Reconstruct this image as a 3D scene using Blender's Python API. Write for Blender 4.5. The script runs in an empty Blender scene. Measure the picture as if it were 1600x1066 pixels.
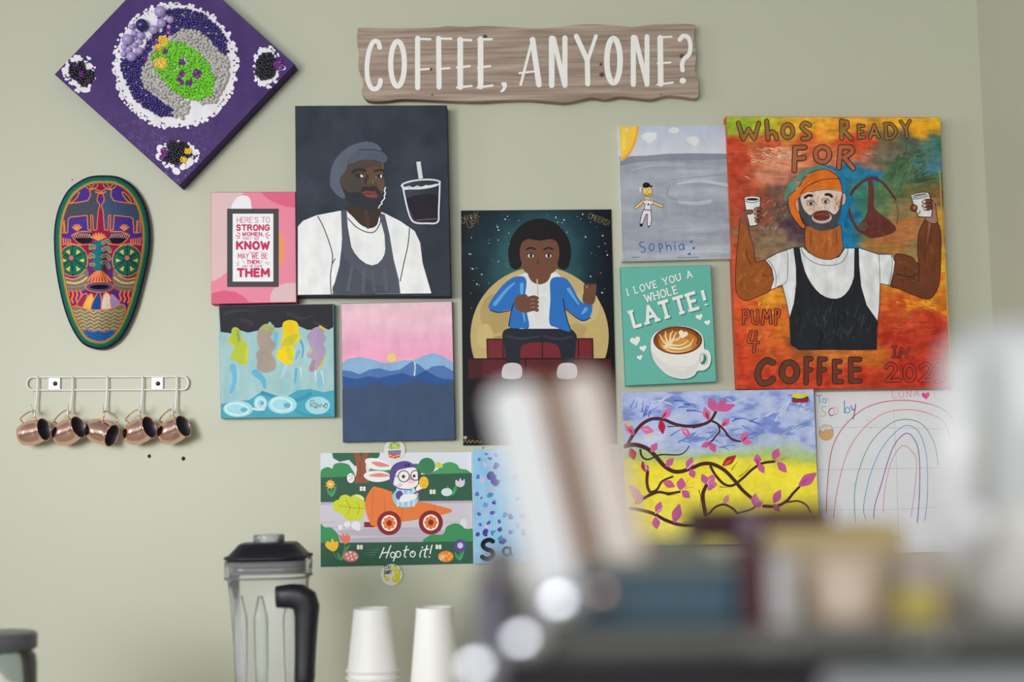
import bpy, bmesh, math, random
import numpy as np
from mathutils import Vector, Matrix

random.seed(7)
C = bpy.context.scene.collection
scene = bpy.context.scene

# ------------------------------------------------------------------ camera
FPX = 2222.2                      # 50 mm lens on a 36 mm sensor, 1600 px wide
DIST = 2.67                       # camera to wall
EYE = 1.35
PITCH, ROLL = math.radians(5.2), math.radians(-1.15)
Fw = Vector((0, math.cos(PITCH), math.sin(PITCH)))
R0 = Vector((1, 0, 0)); U0 = Vector((0, -math.sin(PITCH), math.cos(PITCH)))
Rt = R0 * math.cos(ROLL) + U0 * math.sin(ROLL)
Up = -R0 * math.sin(ROLL) + U0 * math.cos(ROLL)
CAM = Vector((0, -DIST, EYE))
cam_d = bpy.data.cameras.new('camera'); cam = bpy.data.objects.new('camera', cam_d); C.objects.link(cam)
cam.matrix_world = Matrix((
    (Rt.x, Up.x, -Fw.x, CAM.x), (Rt.y, Up.y, -Fw.y, CAM.y), (Rt.z, Up.z, -Fw.z, CAM.z), (0, 0, 0, 1)))
cam_d.lens = 50; cam_d.sensor_width = 36; cam_d.clip_start = 0.05
cam_d.dof.use_dof = True; cam_d.dof.focus_distance = DIST - 0.01; cam_d.dof.aperture_fstop = 1.8
scene.camera = cam

def at(px, py, Y):
    """point of the vertical plane y = Y seen at photo pixel px, py"""
    d = Fw + Rt * ((px - 800) / FPX) + Up * ((533 - py) / FPX)
    t = (Y - CAM.y) / d.y
    return CAM + d * t

# ------------------------------------------------------------------ light
w = bpy.data.worlds.new('world'); scene.world = w; w.use_nodes = True
bg = w.node_tree.nodes['Background']; bg.inputs[1].default_value = 0.56
wt = w.node_tree.nodes.new('ShaderNodeTexCoord'); wx = w.node_tree.nodes.new('ShaderNodeSeparateXYZ'); wr = w.node_tree.nodes.new('ShaderNodeValToRGB')
w.node_tree.links.new(wt.outputs['Generated'], wx.inputs[0]); wm = w.node_tree.nodes.new('ShaderNodeMapRange'); wm.inputs[1].default_value = -1
w.node_tree.links.new(wx.outputs['Z'], wm.inputs[0]); w.node_tree.links.new(wm.outputs[0], wr.inputs[0]); w.node_tree.links.new(wr.outputs[0], bg.inputs[0])
e_ = wr.color_ramp.elements                       # the room seen from the wall: dim floor, bright band added for mug reflections, dim ceiling
e_[0].position = .25; e_[0].color = (.30, .28, .26, 1); e_[1].position = .92; e_[1].color = (.40, .41, .40, 1)
for p_, c_ in ((.43, .42), (.485, 1.1), (.56, 1.65), (.62, 1.1), (.70, .62)):
    q_ = e_.new(p_); q_.color = (c_ * .97, c_ * .985, c_, 1)
def area(name, loc, target, sx, sy, power, col, spread=180):
    l = bpy.data.lights.new(name, 'AREA'); l.shape = 'RECTANGLE'; l.size = sx; l.size_y = sy; l.energy = power; l.color = col; l.spread = math.radians(spread)
    o = bpy.data.objects.new(name, l); C.objects.link(o); o.location = loc
    o.rotation_euler = (Vector(target) - Vector(loc)).to_track_quat('-Z', 'Y').to_euler()
    return o
area('window_light', (-1.35, -2.2, 1.62), (-.46, 0, 1.46), .5, .6, 4.2, (1.0, 0.985, 0.95), 90)
area('shop_front_light', (-2.8, -9.0, 2.5), (0.1, 0, 1.2), 5.0, 2.6, 318, (0.97, 0.985, 1.0))
area('right_wall_fill', (-3.0, -1.75, 1.7), (.9, -.75, 1.55), 1.0, 1.2, 2.6, (1.0, 0.99, 0.97), 40)  # added narrow lamp to lighten the right wall, no window known there
scene.view_settings.view_transform = 'Standard'; scene.view_settings.look = 'None'
scene.view_settings.exposure = 0.0; scene.view_settings.gamma = 1.0
scene.view_settings.use_curve_mapping = False

# ------------------------------------------------------------------ colour + materials
def lin(c):
    c = np.clip(np.asarray(c, dtype=float) / 255.0, 0, 1)
    return np.where(c <= 0.04045, c / 12.92, ((c + 0.055) / 1.055) ** 2.4)
def l4(c):
    v = lin(c); return (float(v[0]), float(v[1]), float(v[2]), 1.0)

def new_mat(name):
    m = bpy.data.materials.new(name); m.use_nodes = True
    nt = m.node_tree; b = nt.nodes['Principled BSDF']
    return m, nt, b
def mat(name, col, rough=0.5, metal=0.0, noise=0.0, nscale=30, spec=0.5, bump=0.0, stretch=(1, 1, 1)):
    m, nt, b = new_mat(name)
    b.inputs['Roughness'].default_value = rough; b.inputs['Metallic'].default_value = metal
    b.inputs['Specular IOR Level'].default_value = spec
    b.inputs['Base Color'].default_value = l4(col)
    tc = nt.nodes.new('ShaderNodeTexCoord'); mp = nt.nodes.new('ShaderNodeMapping'); mp.inputs['Scale'].default_value = stretch
    nt.links.new(tc.outputs['Object'], mp.inputs[0])
    n = nt.nodes.new('ShaderNodeTexNoise'); n.inputs['Scale'].default_value = nscale; n.inputs['Detail'].default_value = 4
    nt.links.new(mp.outputs[0], n.inputs['Vector'])
    mr = nt.nodes.new('ShaderNodeMapRange'); mr.inputs[3].default_value = 1 - noise; mr.inputs[4].default_value = 1 + noise
    nt.links.new(n.outputs['Fac'], mr.inputs[0])
    mx = nt.nodes.new('ShaderNodeMix'); mx.data_type = 'RGBA'; mx.blend_type = 'MULTIPLY'; mx.inputs[0].default_value = 1
    mx.inputs[6].default_value = l4(col); nt.links.new(mr.outputs[0], mx.inputs[7])
    nt.links.new(mx.outputs[2], b.inputs['Base Color'])
    if bump:
        bp = nt.nodes.new('ShaderNodeBump'); bp.inputs['Strength'].default_value = bump; bp.inputs['Distance'].default_value = 0.002
        nt.links.new(n.outputs['Fac'], bp.inputs['Height']); nt.links.new(bp.outputs[0], b.inputs['Normal'])
    return m
def painted(name, rough, brush, scale, stretch, bump=0.15, spec=0.35):
    """surface whose own colours are stored per painted shape"""
    m, nt, b = new_mat(name)
    b.inputs['Roughness'].default_value = rough; b.inputs['Specular IOR Level'].default_value = spec
    a = nt.nodes.new('ShaderNodeAttribute'); a.attribute_name = 'Col'
    tc = nt.nodes.new('ShaderNodeTexCoord'); mp = nt.nodes.new('ShaderNodeMapping'); mp.inputs['Scale'].default_value = stretch
    nt.links.new(tc.outputs['Object'], mp.inputs[0])
    n = nt.nodes.new('ShaderNodeTexNoise'); n.inputs['Scale'].default_value = scale; n.inputs['Detail'].default_value = 5
    nt.links.new(mp.outputs[0], n.inputs['Vector'])
    mr = nt.nodes.new('ShaderNodeMapRange'); mr.inputs[1].default_value = 0.25; mr.inputs[2].default_value = 0.75
    mr.inputs[3].default_value = 1 - brush; mr.inputs[4].default_value = 1 + brush
    nt.links.new(n.outputs['Fac'], mr.inputs[0])
    mx = nt.nodes.new('ShaderNodeMix'); mx.data_type = 'RGBA'; mx.blend_type = 'MULTIPLY'; mx.inputs[0].default_value = 1
    nt.links.new(a.outputs['Color'], mx.inputs[6]); nt.links.new(mr.outputs[0], mx.inputs[7])
    nt.links.new(mx.outputs[2], b.inputs['Base Color'])
    if bump:
        bp = nt.nodes.new('ShaderNodeBump'); bp.inputs['Strength'].default_value = bump; bp.inputs['Distance'].default_value = 0.001
        nt.links.new(n.outputs['Fac'], bp.inputs['Height']); nt.links.new(bp.outputs[0], b.inputs['Normal'])
    return m
ACRYLIC = painted('acrylic paint', 0.5, 0.10, 45, (1, 1, 0.5), 0.35, 0.10)
MARKER = painted('washy acrylic paint', 0.5, 0.22, 60, (1, 1, 0.45), 0.4, 0.10)
PRINT = painted('printed card', 0.45, 0.02, 20, (1, 1, 1), 0.0, 0.12)
GLOSSY_PRINT = painted('satin poster print', 0.35, 0.06, 25, (1, 1, 1), 0.0, 0.10)
PAPER = painted('paper with crayon', 0.8, 0.03, 30, (1, 1, 1), 0.05, 0.2)
YARN = painted('wool yarn', 0.85, 0.25, 420, (1, 1, 1), 0.6, 0.2)

def clear_mat(name, tint, gloss=0.08, rough=0.03, haze=0.0, ior=1.45):
    m, nt, b = new_mat(name)
    out = nt.nodes['Material Output']; nt.nodes.remove(b)
    tr = nt.nodes.new('ShaderNodeBsdfTransparent'); tr.inputs[0].default_value = (*tint, 1)
    gl = nt.nodes.new('ShaderNodeBsdfGlossy'); gl.inputs['Roughness'].default_value = rough
    fr = nt.nodes.new('ShaderNodeFresnel'); fr.inputs[0].default_value = ior
    mx = nt.nodes.new('ShaderNodeMixShader'); nt.links.new(fr.outputs[0], mx.inputs[0])
    last = tr
    if haze:
        df = nt.nodes.new('ShaderNodeBsdfDiffuse'); df.inputs[0].default_value = (0.85, 0.87, 0.88, 1)
        hm = nt.nodes.new('ShaderNodeMixShader'); hm.inputs[0].default_value = haze
        nt.links.new(tr.outputs[0], hm.inputs[1]); nt.links.new(df.outputs[0], hm.inputs[2]); last = hm
    nt.links.new(last.outputs[0], mx.inputs[1]); nt.links.new(gl.outputs[0], mx.inputs[2])
    nt.links.new(mx.outputs[0], out.inputs[0])
    return m

# ------------------------------------------------------------------ object helpers
def tag(o, label=None, cat=None, group=None, kind=None):
    if label: o['label'] = label
    if cat: o['category'] = cat
    if group: o['group'] = group
    if kind: o['kind'] = kind
    return o
def link(name, verts, faces, m, parent=None, smooth=False):
    me = bpy.data.meshes.new(name); me.from_pydata([tuple(v) for v in verts], [], faces); me.update()
    ms = m if isinstance(m, (list, tuple)) else [m]
    for k in ms: me.materials.append(k)
    if smooth: me.polygons.foreach_set('use_smooth', [True] * len(me.polygons))
    o = bpy.data.objects.new(name, me); C.objects.link(o)
    if parent: o.parent = parent
    return o
def empty(name, loc):
    o = bpy.data.objects.new(name, None); o.empty_display_size = 0.02; o.location = loc; C.objects.link(o); return o
def copy_tree(o, parent=None):
    c = o.copy(); C.objects.link(c)
    if parent: c.parent = parent
    for ch in [x for x in C.objects if x.parent == o]: copy_tree(ch, c)
    return c
def local(parent, pts):
    b = Vector(parent.location); return [Vector(p) - b for p in pts]

def box(x0, x1, y0, y1, z0, z1, bev=0.0, seg=2):
    bm = bmesh.new(); bmesh.ops.create_cube(bm, size=1)
    for v in bm.verts:
        v.co = Vector((x0 + (v.co.x + .5) * (x1 - x0), y0 + (v.co.y + .5) * (y1 - y0), z0 + (v.co.z + .5) * (z1 - z0)))
    if bev: bmesh.ops.bevel(bm, geom=list(bm.edges), offset=bev, segments=seg, affect='EDGES', profile=0.5)
    bm.verts.ensure_lookup_table()
    V = [v.co.copy() for v in bm.verts]; Fc = [[v.index for v in f.verts] for f in bm.faces]
    bm.verts.index_update(); Fc = [[v.index for v in f.verts] for f in bm.faces]
    bm.free(); return V, Fc
def lathe(prof, seg=40, power=2.0, close=False, sy=1.0):
    """prof: (radius, z) pairs; power > 2 squares the section off"""
    V, Fc = [], []
    n = len(prof)
    for r, z in prof:
        for k in range(seg):
            a = 2 * math.pi * k / seg; c, s = math.cos(a), math.sin(a)
            q = (abs(c) ** power + abs(s) ** power) ** (-1 / power)
            V.append(Vector((r * q * c, r * q * s * sy, z)))
    for i in range(n - 1):
        for k in range(seg):
            a, b = i * seg + k, i * seg + (k + 1) % seg
            Fc.append([a, b, b + seg, a + seg])
    if close:
        Fc.append(list(range(seg))[::-1]); Fc.append([(n - 1) * seg + k for k in range(seg)])
    return V, Fc
def tube(pts, r, seg=10, closed=False, radii=None):
    P = [Vector(p) for p in pts]; n = len(P); V, Fc = [], []
    ref = None
    for i in range(n):
        a = P[(i - 1) % n] if (closed or i > 0) else P[i]; b = P[(i + 1) % n] if (closed or i < n - 1) else P[i]
        t = (b - a).normalized()
        if ref is None: ref = t.orthogonal().normalized()
        ref = (ref - t * ref.dot(t))
        ref = ref.normalized() if ref.length > 1e-6 else t.orthogonal().normalized()
        s = t.cross(ref); rr = radii[i] if radii else r
        for k in range(seg):
            an = 2 * math.pi * k / seg; V.append(P[i] + (ref * math.cos(an) + s * math.sin(an)) * rr)
    m = n if closed else n - 1
    for i in range(m):
        for k in range(seg):
            a, b = i * seg + k, i * seg + (k + 1) % seg; j = ((i + 1) % n) * seg
            Fc.append([a, b, j + (k + 1) % seg, j + k])
    if not closed:
        Fc.append(list(range(seg))[::-1]); Fc.append([(n - 1) * seg + k for k in range(seg)])
    return V, Fc
def merge(*parts):
    V, Fc = [], []
    for v, f in parts:
        o = len(V); V += list(v); Fc += [[i + o for i in q] for q in f]
    return V, Fc
def moved(vf, mtx):
    return [mtx @ Vector(v) for v in vf[0]], vf[1]
def sphere(c, r, seg=10, ring=6, sc=(1, 1, 1), rot=None):
    V, Fc = [], []
    for i in range(ring + 1):
        th = math.pi * i / ring
        for k in range(seg):
            a = 2 * math.pi * k / seg
            p = Vector((math.sin(th) * math.cos(a) * sc[0], math.sin(th) * math.sin(a) * sc[1], math.cos(th) * sc[2])) * r
            if rot is not None: p = rot @ p
            V.append(p + Vector(c))
    for i in range(ring):
        for k in range(seg):
            a, b = i * seg + k, i * seg + (k + 1) % seg; Fc.append([a, b, b + seg, a + seg])
    return V, Fc

# ------------------------------------------------------------------ 2-D drawing helpers (photo pixel frame -> flat shapes on the picture)
def crom(pts, n=6, closed=False):
    P = [np.array(p, float) for p in pts]; m = len(P)
    if m < 3: return [tuple(p) for p in P]
    out = []
    rng = range(m) if closed else range(m - 1)
    for i in rng:
        p1, p2 = P[i], P[(i + 1) % m]
        p0 = P[(i - 1) % m] if (closed or i > 0) else p1
        p3 = P[(i + 2) % m] if (closed or i + 2 < m) else p2
        for k in range(n):
            t = k / n
            out.append(tuple(0.5 * ((2 * p1) + (p2 - p0) * t + (2 * p0 - 5 * p1 + 4 * p2 - p3) * t * t + (3 * p1 - p0 - 3 * p2 + p3) * t ** 3)))
    if not closed: out.append(tuple(P[-1]))
    return out
def ell_pts(cx, cy, rx, ry, rot=0, n=36):
    r = math.radians(rot); c, s = math.cos(r), math.sin(r)
    return [(cx + rx * math.cos(a) * c - ry * math.sin(a) * s, cy + rx * math.cos(a) * s + ry * math.sin(a) * c)
            for a in (2 * math.pi * k / n for k in range(n))]
def heart_pts(cx, cy, r, rot=0, n=28):
    c, s = math.cos(math.radians(rot)), math.sin(math.radians(rot)); o = []
    for k in range(n):
        t = 2 * math.pi * k / n
        x = 16 * math.sin(t) ** 3 / 17 * r; y = -(13 * math.cos(t) - 5 * math.cos(2 * t) - 2 * math.cos(3 * t) - math.cos(4 * t)) / 17 * r
        o.append((cx + x * c - y * s, cy + x * s + y * c))
    return o
_rs = np.random.RandomState(11)
_tab = _rs.rand(256, 256)
def vnoise(x, y):
    xi = np.floor(x).astype(int); yi = np.floor(y).astype(int); fx = x - xi; fy = y - yi
    fx = fx * fx * (3 - 2 * fx); fy = fy * fy * (3 - 2 * fy)
    g = lambda a, b: _tab[a % 256, b % 256]
    return (g(xi, yi) * (1 - fx) + g(xi + 1, yi) * fx) * (1 - fy) + (g(xi, yi + 1) * (1 - fx) + g(xi + 1, yi + 1) * fx) * fy
def fbm(x, y, o=4):
    s = 0; a = 0.5; t = 0
    for k in range(o):
        s = s + a * vnoise(x + 17 * k, y + 31 * k); t += a; x = x * 2.03; y = y * 2.03; a *= 0.5
    return s / t
def ramp(v, stops):
    xs = [s[0] for s in stops]; cs = np.array([s[1] for s in stops], float)
    return np.stack([np.interp(v, xs, cs[:, k]) for k in range(3)], -1)
def mixc(a, b, f):
    return np.asarray(a, float) * (1 - f[..., None]) + np.asarray(b, float) * f[..., None]

FONT = {   # stroke letters in a unit box, y up
 'A': [[(0, 0), (.5, 1), (1, 0)], [(.2, .33), (.8, .33)]], 'B': [[(0, 0), (0, 1), (.6, 1), (.85, .78), (.6, .53), (0, .53)], [(.6, .53), (.95, .28), (.65, 0), (0, 0)]],
 'C': [[(.95, .82), (.7, 1), (.3, 1), (0, .7), (0, .3), (.3, 0), (.7, 0), (.95, .18)]], 'D': [[(0, 0), (0, 1), (.5, 1), (.95, .7), (.95, .3), (.5, 0), (0, 0)]],
 'E': [[(.9, 1), (0, 1), (0, 0), (.9, 0)], [(0, .52), (.75, .52)]], 'F': [[(.9, 1), (0, 1), (0, 0)], [(0, .52), (.75, .52)]],
 'G': [[(.95, .82), (.7, 1), (.3, 1), (0, .7), (0, .3), (.3, 0), (.7, 0), (.95, .15), (.95, .45), (.55, .45)]], 'H': [[(0, 0), (0, 1)], [(.95, 0), (.95, 1)], [(0, .52), (.95, .52)]],
 'I': [[(.5, 0), (.5, 1)]], 'K': [[(0, 0), (0, 1)], [(.95, 1), (.05, .45)], [(.3, .6), (.95, 0)]], 'L': [[(0, 1), (0, 0), (.85, 0)]],
 'M': [[(0, 0), (.03, 1), (.5, .3), (.97, 1), (1, 0)]], 'N': [[(0, 0), (0, 1), (.95, 0), (.95, 1)]],
 'O': [[(.3, 1), (0, .7), (0, .3), (.3, 0), (.7, 0), (1, .3), (1, .7), (.7, 1), (.3, 1)]], 'P': [[(0, 0), (0, 1), (.65, 1), (.95, .76), (.65, .48), (0, .48)]],
 'R': [[(0, 0), (0, 1), (.65, 1), (.92, .77), (.65, .52), (0, .52)], [(.55, .52), (.97, 0)]], 'S': [[(.92, .85), (.65, 1), (.28, 1), (.03, .77), (.25, .55), (.72, .47), (.95, .24), (.7, 0), (.28, 0), (0, .15)]],
 'T': [[(0, 1), (1, 1)], [(.5, 1), (.5, 0)]], 'U': [[(0, 1), (0, .28), (.28, 0), (.67, 0), (.95, .28), (.95, 1)]], 'V': [[(0, 1), (.5, 0), (1, 1)]],
 'W': [[(0, 1), (.25, 0), (.5, .8), (.75, 0), (1, 1)]], 'Y': [[(0, 1), (.5, .48), (1, 1)], [(.5, .48), (.5, 0)]],
 "'": [[(.5, 1), (.5, .78)]], ',': [[(.5, .08), (.4, -.14)]], '!': [[(.5, 1), (.5, .34)], [(.5, .1), (.5, .02)]], '.': [[(.5, .05), (.5, 0)]],
}
SERIF = {'I': [(.5, 0), (.5, 1)], 'L': [(0, 1)], 'A': [(0, 0), (1, 0)], 'T': [(.5, 0)], 'V': [(0, 1), (1, 1)], 'Y': [(0, 1), (1, 1), (.5, 0)], 'U': [(0, 1), (.95, 1)],
         'W': [(0, 1), (1, 1)], 'H': [(0, 0), (0, 1), (.95, 0), (.95, 1)], 'E': [(-.02, 1), (-.02, 0)]}
WID = {'I': .35, "'": .3, ',': .3, '!': .35, ' ': .5, 'M': 1.2, 'W': 1.35, 'E': .85, 'F': .8, 'L': .8, 'S': .9, '.': .3}

class Art:
    """flat picture: colour shapes laid on a real plane at depth t in front of the wall"""
    def __init__(s, quad, t, frame=(0, 0, 1)):
        s.q = [np.array(p, float) for p in quad]; s.t = t; s.fr = frame
        s.V = []; s.F = []; s.Cl = []; s.step = 1.2e-5; s.bb = np.zeros((4000, 5)); s.nb = 0
    def frame(s, f): s.fr = f
    def px(s, p):
        x0, y0, k = s.fr; return (x0 + p[0] * k, y0 + p[1] * k)
    def raw(s, polys, col):
        """one coat of paint (polygons in photo px): it lies just above whatever it overlaps"""
        polys = s.clip(polys)
        if not polys: return
        A = np.array([q for pl in polys for q in pl]); x0, y0 = A.min(0) - .3; x1, y1 = A.max(0) + .3
        B = s.bb[:s.nb]; hit = (B[:, 0] < x1) & (B[:, 2] > x0) & (B[:, 1] < y1) & (B[:, 3] > y0)
        ly = 1 + (B[hit, 4].max() if hit.any() else 0); s.bb[s.nb] = (x0, y0, x1, y1, ly); s.nb += 1
        Y = -s.t - ly * s.step; c = lin(col)
        for pl in polys:
            b = len(s.V); s.V += [at(x, y, Y) for x, y in pl]; s.F.append(list(range(b, b + len(pl)))); s.Cl.append(c)
    def clip(s, polys):
        """paint stays on the picture: cut shapes off at its edges"""
        q = s.q; out = []
        for pl in polys:
            P = [np.asarray(p, float) for p in pl]
            for k in range(4):
                a, b = q[k], q[(k + 1) % 4]; d = b - a
                sd = [d[0] * (p[1] - a[1]) - d[1] * (p[0] - a[0]) for p in P]
                if min(sd) >= -1e-9: continue
                R = []
                for i in range(len(P)):
                    j = (i + 1) % len(P)
                    if sd[i] >= 0: R.append(P[i])
                    if (sd[i] >= 0) != (sd[j] >= 0): R.append(P[i] + (P[j] - P[i]) * (sd[i] / (sd[i] - sd[j])))
                P = R
                if len(P) < 3: break
            if len(P) >= 3: out.append([tuple(p) for p in P])
        return out
    def poly(s, pts, col, smooth=True, n=5):
        p = crom(pts, n, True) if smooth else pts
        s.raw([[s.px(q) for q in p]], col)
    def ell(s, cx, cy, rx, ry, col, rot=0, n=30):
        s.poly(ell_pts(cx, cy, rx, ry, rot, n), col, False)
    def heart(s, cx, cy, r, col, rot=0): s.poly(heart_pts(cx, cy, r, rot), col, False)
    def rect(s, x0, y0, x1, y1, col): s.poly([(x0, y0), (x1, y0), (x1, y1), (x0, y1)], col, False)
    def line(s, pts, wd, col, smooth=True, n=6, closed=False, cap=True, taper=None):
        """brush line: one quad a segment, round joins and ends, nothing overlapping within a stroke"""
        P = crom(pts, n, closed) if (smooth and len(pts) > 2) else list(pts)
        Q = [np.array(P[0], float)]
        for p in P[1:]:
            p = np.array(p, float)
            if np.hypot(*(p - Q[-1])) > 1e-3: Q.append(p)
        if closed and np.hypot(*(Q[0] - Q[-1])) < 1e-3: Q.pop()
        P = Q; m = len(P)
        if m < 2: return
        W = [wd / 2] * m
        if taper: W = [wd / 2 * (taper[0] + (taper[1] - taper[0]) * i / (m - 1)) for i in range(m)]
        ns = m if closed else m - 1
        D = []; Ls = []
        for i in range(ns):
            d = P[(i + 1) % m] - P[i]; L = np.hypot(*d); D.append(d / L); Ls.append(L)
        N = [np.array([-d[1], d[0]]) for d in D]
        polys = []
        # corner points of every segment: [start left, start right, end left, end right]
        C4 = [[P[i] + N[i] * W[i], P[i] - N[i] * W[i], P[(i + 1) % m] + N[i] * W[(i + 1) % m], P[(i + 1) % m] - N[i] * W[(i + 1) % m]] for i in range(ns)]
        for j in (range(m) if closed else range(1, m - 1)):
            i0, i1 = (j - 1) % ns, j % ns
            cr = D[i0][0] * D[i1][1] - D[i0][1] * D[i1][0]; dt = float(D[i0] @ D[i1])
            if abs(cr) < 1e-4 and dt > 0: continue
            bis = N[i0] + N[i1]; q = bis @ bis
            sgn = 1 if cr > 0 else -1          # inner side lies on +N when turning that way
            w_ = W[j]
            if q < 1e-3: inner = P[j] + N[i0] * 0
            else:
                inner = bis * (2 / q) * w_ * sgn; lim = 1.0 * min(Ls[i0], Ls[i1]) + w_ * .2
                if np.hypot(*inner) > max(lim, w_): inner *= max(lim, w_) / np.hypot(*inner)
                inner = P[j] + inner
            k_in, k_out = (0, 1) if sgn > 0 else (1, 0)
            o0, o1 = C4[i0][2 + k_out].copy(), C4[i1][k_out].copy()
            if dt > .94:                     # gentle bend: plain mitre
                out = P[j] - bis * (2 / q) * w_ * sgn
                C4[i0][2 + k_out] = out; C4[i1][k_out] = out
            else:
                a0 = math.atan2(*(o0 - P[j])[::-1]); a1 = math.atan2(*(o1 - P[j])[::-1]); da = (a1 - a0 + math.pi) % (2 * math.pi) - math.pi
                kk = max(2, int(abs(da) / .5)); arc = [P[j] + w_ * np.array([math.cos(a0 + da * k / kk), math.sin(a0 + da * k / kk)]) for k in range(1, kk)]
                polys.append([inner, o0] + arc + [o1])
            C4[i0][2 + k_in] = inner; C4[i1][k_in] = inner
        for c in C4: polys.append([c[0], c[2], c[3], c[1]])
        if cap and not closed:
            kk = 6 if wd * s.fr[2] > 2 else 3
            for p, d, nn, w_ in ((P[0], -D[0], N[0], W[0]), (P[-1], D[-1], N[-1], W[-1])):
                if w_ * s.fr[2] < .25: continue
                polys.append([p + w_ * (nn * math.cos(math.pi * k / kk) + d * math.sin(math.pi * k / kk)) for k in range(kk + 1)])
        s.raw([[s.px(q) for q in pl] for pl in polys], col)
    def strokes(s, lst, wd, col, smooth=False):
        for st in lst:
            cl = np.hypot(st[0][0] - st[-1][0], st[0][1] - st[-1][1]) < 1e-3 and len(st) > 3
            s.line(st, wd, col, smooth, closed=cl)
    def text(s, txt, p0, p1, h, wd, col, serif=0, gap=.28, up=None, cap=True):
        p0 = np.array(p0, float); p1 = np.array(p1, float); d = p1 - p0
        tot = sum(WID.get(c, 1) for c in txt) + gap * (len(txt) - 1); k = np.hypot(*d) / tot; u = d / np.hypot(*d)
        upv = np.array([u[1], -u[0]]) if up is None else np.array(up, float)
        x = 0
        for c in txt:
            cw = WID.get(c, 1)
            for st in FONT.get(c, []):
                pts = [p0 + u * (x + q[0] * cw) * k + upv * q[1] * h for q in st]
                s.line(pts, wd, col, False, closed=(st[0] == st[-1]), cap=cap)
            if serif:
                for q in SERIF.get(c, []):
                    b = p0 + u * (x + q[0] * cw) * k + upv * q[1] * h
                    s.line([b - u * serif, b + u * serif], wd * .8, col, False, cap=False)
            x += cw + gap
    def petal(s, a, b, wd, col):
        a = np.array(a, float); b = np.array(b, float); d = b - a; nn = np.array([-d[1], d[0]]) / np.hypot(*d) * wd / 2
        s.poly([a, a + d * .3 + nn * .8, a + d * .55 + nn, a + d * .85 + nn * .45, b, a + d * .85 - nn * .45, a + d * .55 - nn, a + d * .3 - nn * .8], col, True, 3)
    def grid(s, fn, nx, ny):
        """background with colour varying over the canvas; fn(px, py) -> rgb arrays"""
        u, v = np.meshgrid(np.linspace(0, 1, nx + 1), np.linspace(0, 1, ny + 1))
        q = s.q
        P = (q[0] * ((1 - u) * (1 - v))[..., None] + q[1] * (u * (1 - v))[..., None] + q[2] * (u * v)[..., None] + q[3] * ((1 - u) * v)[..., None])
        b = len(s.V); Y = -s.t
        s.V += [at(x, y, Y) for x, y in P.reshape(-1, 2)]
        cc = (P[:-1, :-1] + P[1:, 1:]) / 2
        col = lin(fn(cc[..., 0], cc[..., 1]))
        for j in range(ny):
            for i in range(nx):
                a = b + j * (nx + 1) + i
                s.F.append([a, a + 1, a + nx + 2, a + nx + 1]); s.Cl.append(col[j, i])
    def flat(s, col): s.raw([[tuple(p) for p in s.q]], col)
    def body(s, side, back=0.0006, round_=0.0015):
        """the wrapped edges and back of the stretched canvas / card"""
        f = [at(p[0], p[1], -s.t) for p in s.q]; cen = sum(f, Vector()) / 4
        out = []
        for p in f:
            d = (p - cen); d.y = 0; d.normalize(); out.append(p + d * round_ * .8)
        r1 = [Vector((p.x, -s.t + min(round_, s.t * .4), p.z)) for p in out]; r2 = [Vector((p.x, -back, p.z)) for p in out]
        b = len(s.V); s.V += f + r1 + r2; c = lin(side)
        for k in range(4):
            j = (k + 1) % 4
            for o in (0, 4): s.F.append([b + o + k, b + o + j, b + o + 4 + j, b + o + 4 + k]); s.Cl.append(c)
        s.F.append([b + 8, b + 9, b + 10, b + 11]); s.Cl.append(c)
    def build(s, name, m, label, cat, group=None):
        o = link(name, s.V, s.F, m); me = o.data
        a = me.color_attributes.new('Col', 'FLOAT_COLOR', 'CORNER')
        cnt = [len(f) for f in s.F]
        arr = np.ones((sum(cnt), 4), np.float32); arr[:, :3] = np.repeat(np.array(s.Cl), cnt, 0)
        a.data.foreach_set('color', arr.ravel())
        tag(o, label, cat, group); return o

# ------------------------------------------------------------------ setting
WALL = mat('sage wall paint', (188, 190, 169), 0.42, 0, 0.025, 3.0, 0.4, 0.10)
DARKHOLE = mat('dark screw hole', (40, 36, 32), 0.9)
xr = at(1541, 300, 0).x
wv, wf = box(-3.2, xr + .1, 0, .1, 0, 2.8)
wall = link('wall_back', wv, wf, WALL); tag(wall, kind='structure')
FRr = (20, 570, .1875)
holes = [at(20 + x * .1875, 570 + y * .1875, 0) for x, y in ((1138, 763), (1422, 783))] + [at(755, 700, 0)] + [at(113, 281, 0)]
hv = []
for p, r in zip(holes, (.0032, .0036, .0015, .0012)):
    hv.append(([Vector((p.x + r * math.cos(a), -0.0004, p.z + r * 1.1 * math.sin(a))) for a in (2 * math.pi * k / 12 for k in range(12))], [list(range(12))]))
h = link('screw_holes', *merge(*hv), DARKHOLE, wall); h.name = 'screw_hole'
tag(link('wall_right', *box(xr, xr + .1, -4.2, 0, 0, 2.8), mat('sage wall paint on right wall', (186, 188, 168), .45, 0, .02, 3, .4, .1)), kind='structure')
tag(link('floor', *box(-3.2, xr + .1, -10, .1, -.05, 0), mat('brown floor boards', (112, 92, 74), .5, 0, .15, 6)), kind='structure')
COUNTER_Z = 0.93
tag(link('back_counter', *box(-2.0, xr, -.95, -.002, COUNTER_Z - .04, COUNTER_Z, .003), mat('pale counter laminate', (205, 198, 188), .35, 0, .05, 30)),
    'pale laminate back counter against the sage wall', 'counter')
tag(link('base_cabinet', *box(-1.98, xr - .002, -.91, -.004, 0, COUNTER_Z - .041, .003), mat('grey cabinet paint', (120, 118, 112), .5)),
    'grey base cabinet under the back counter', 'cabinet')

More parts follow.
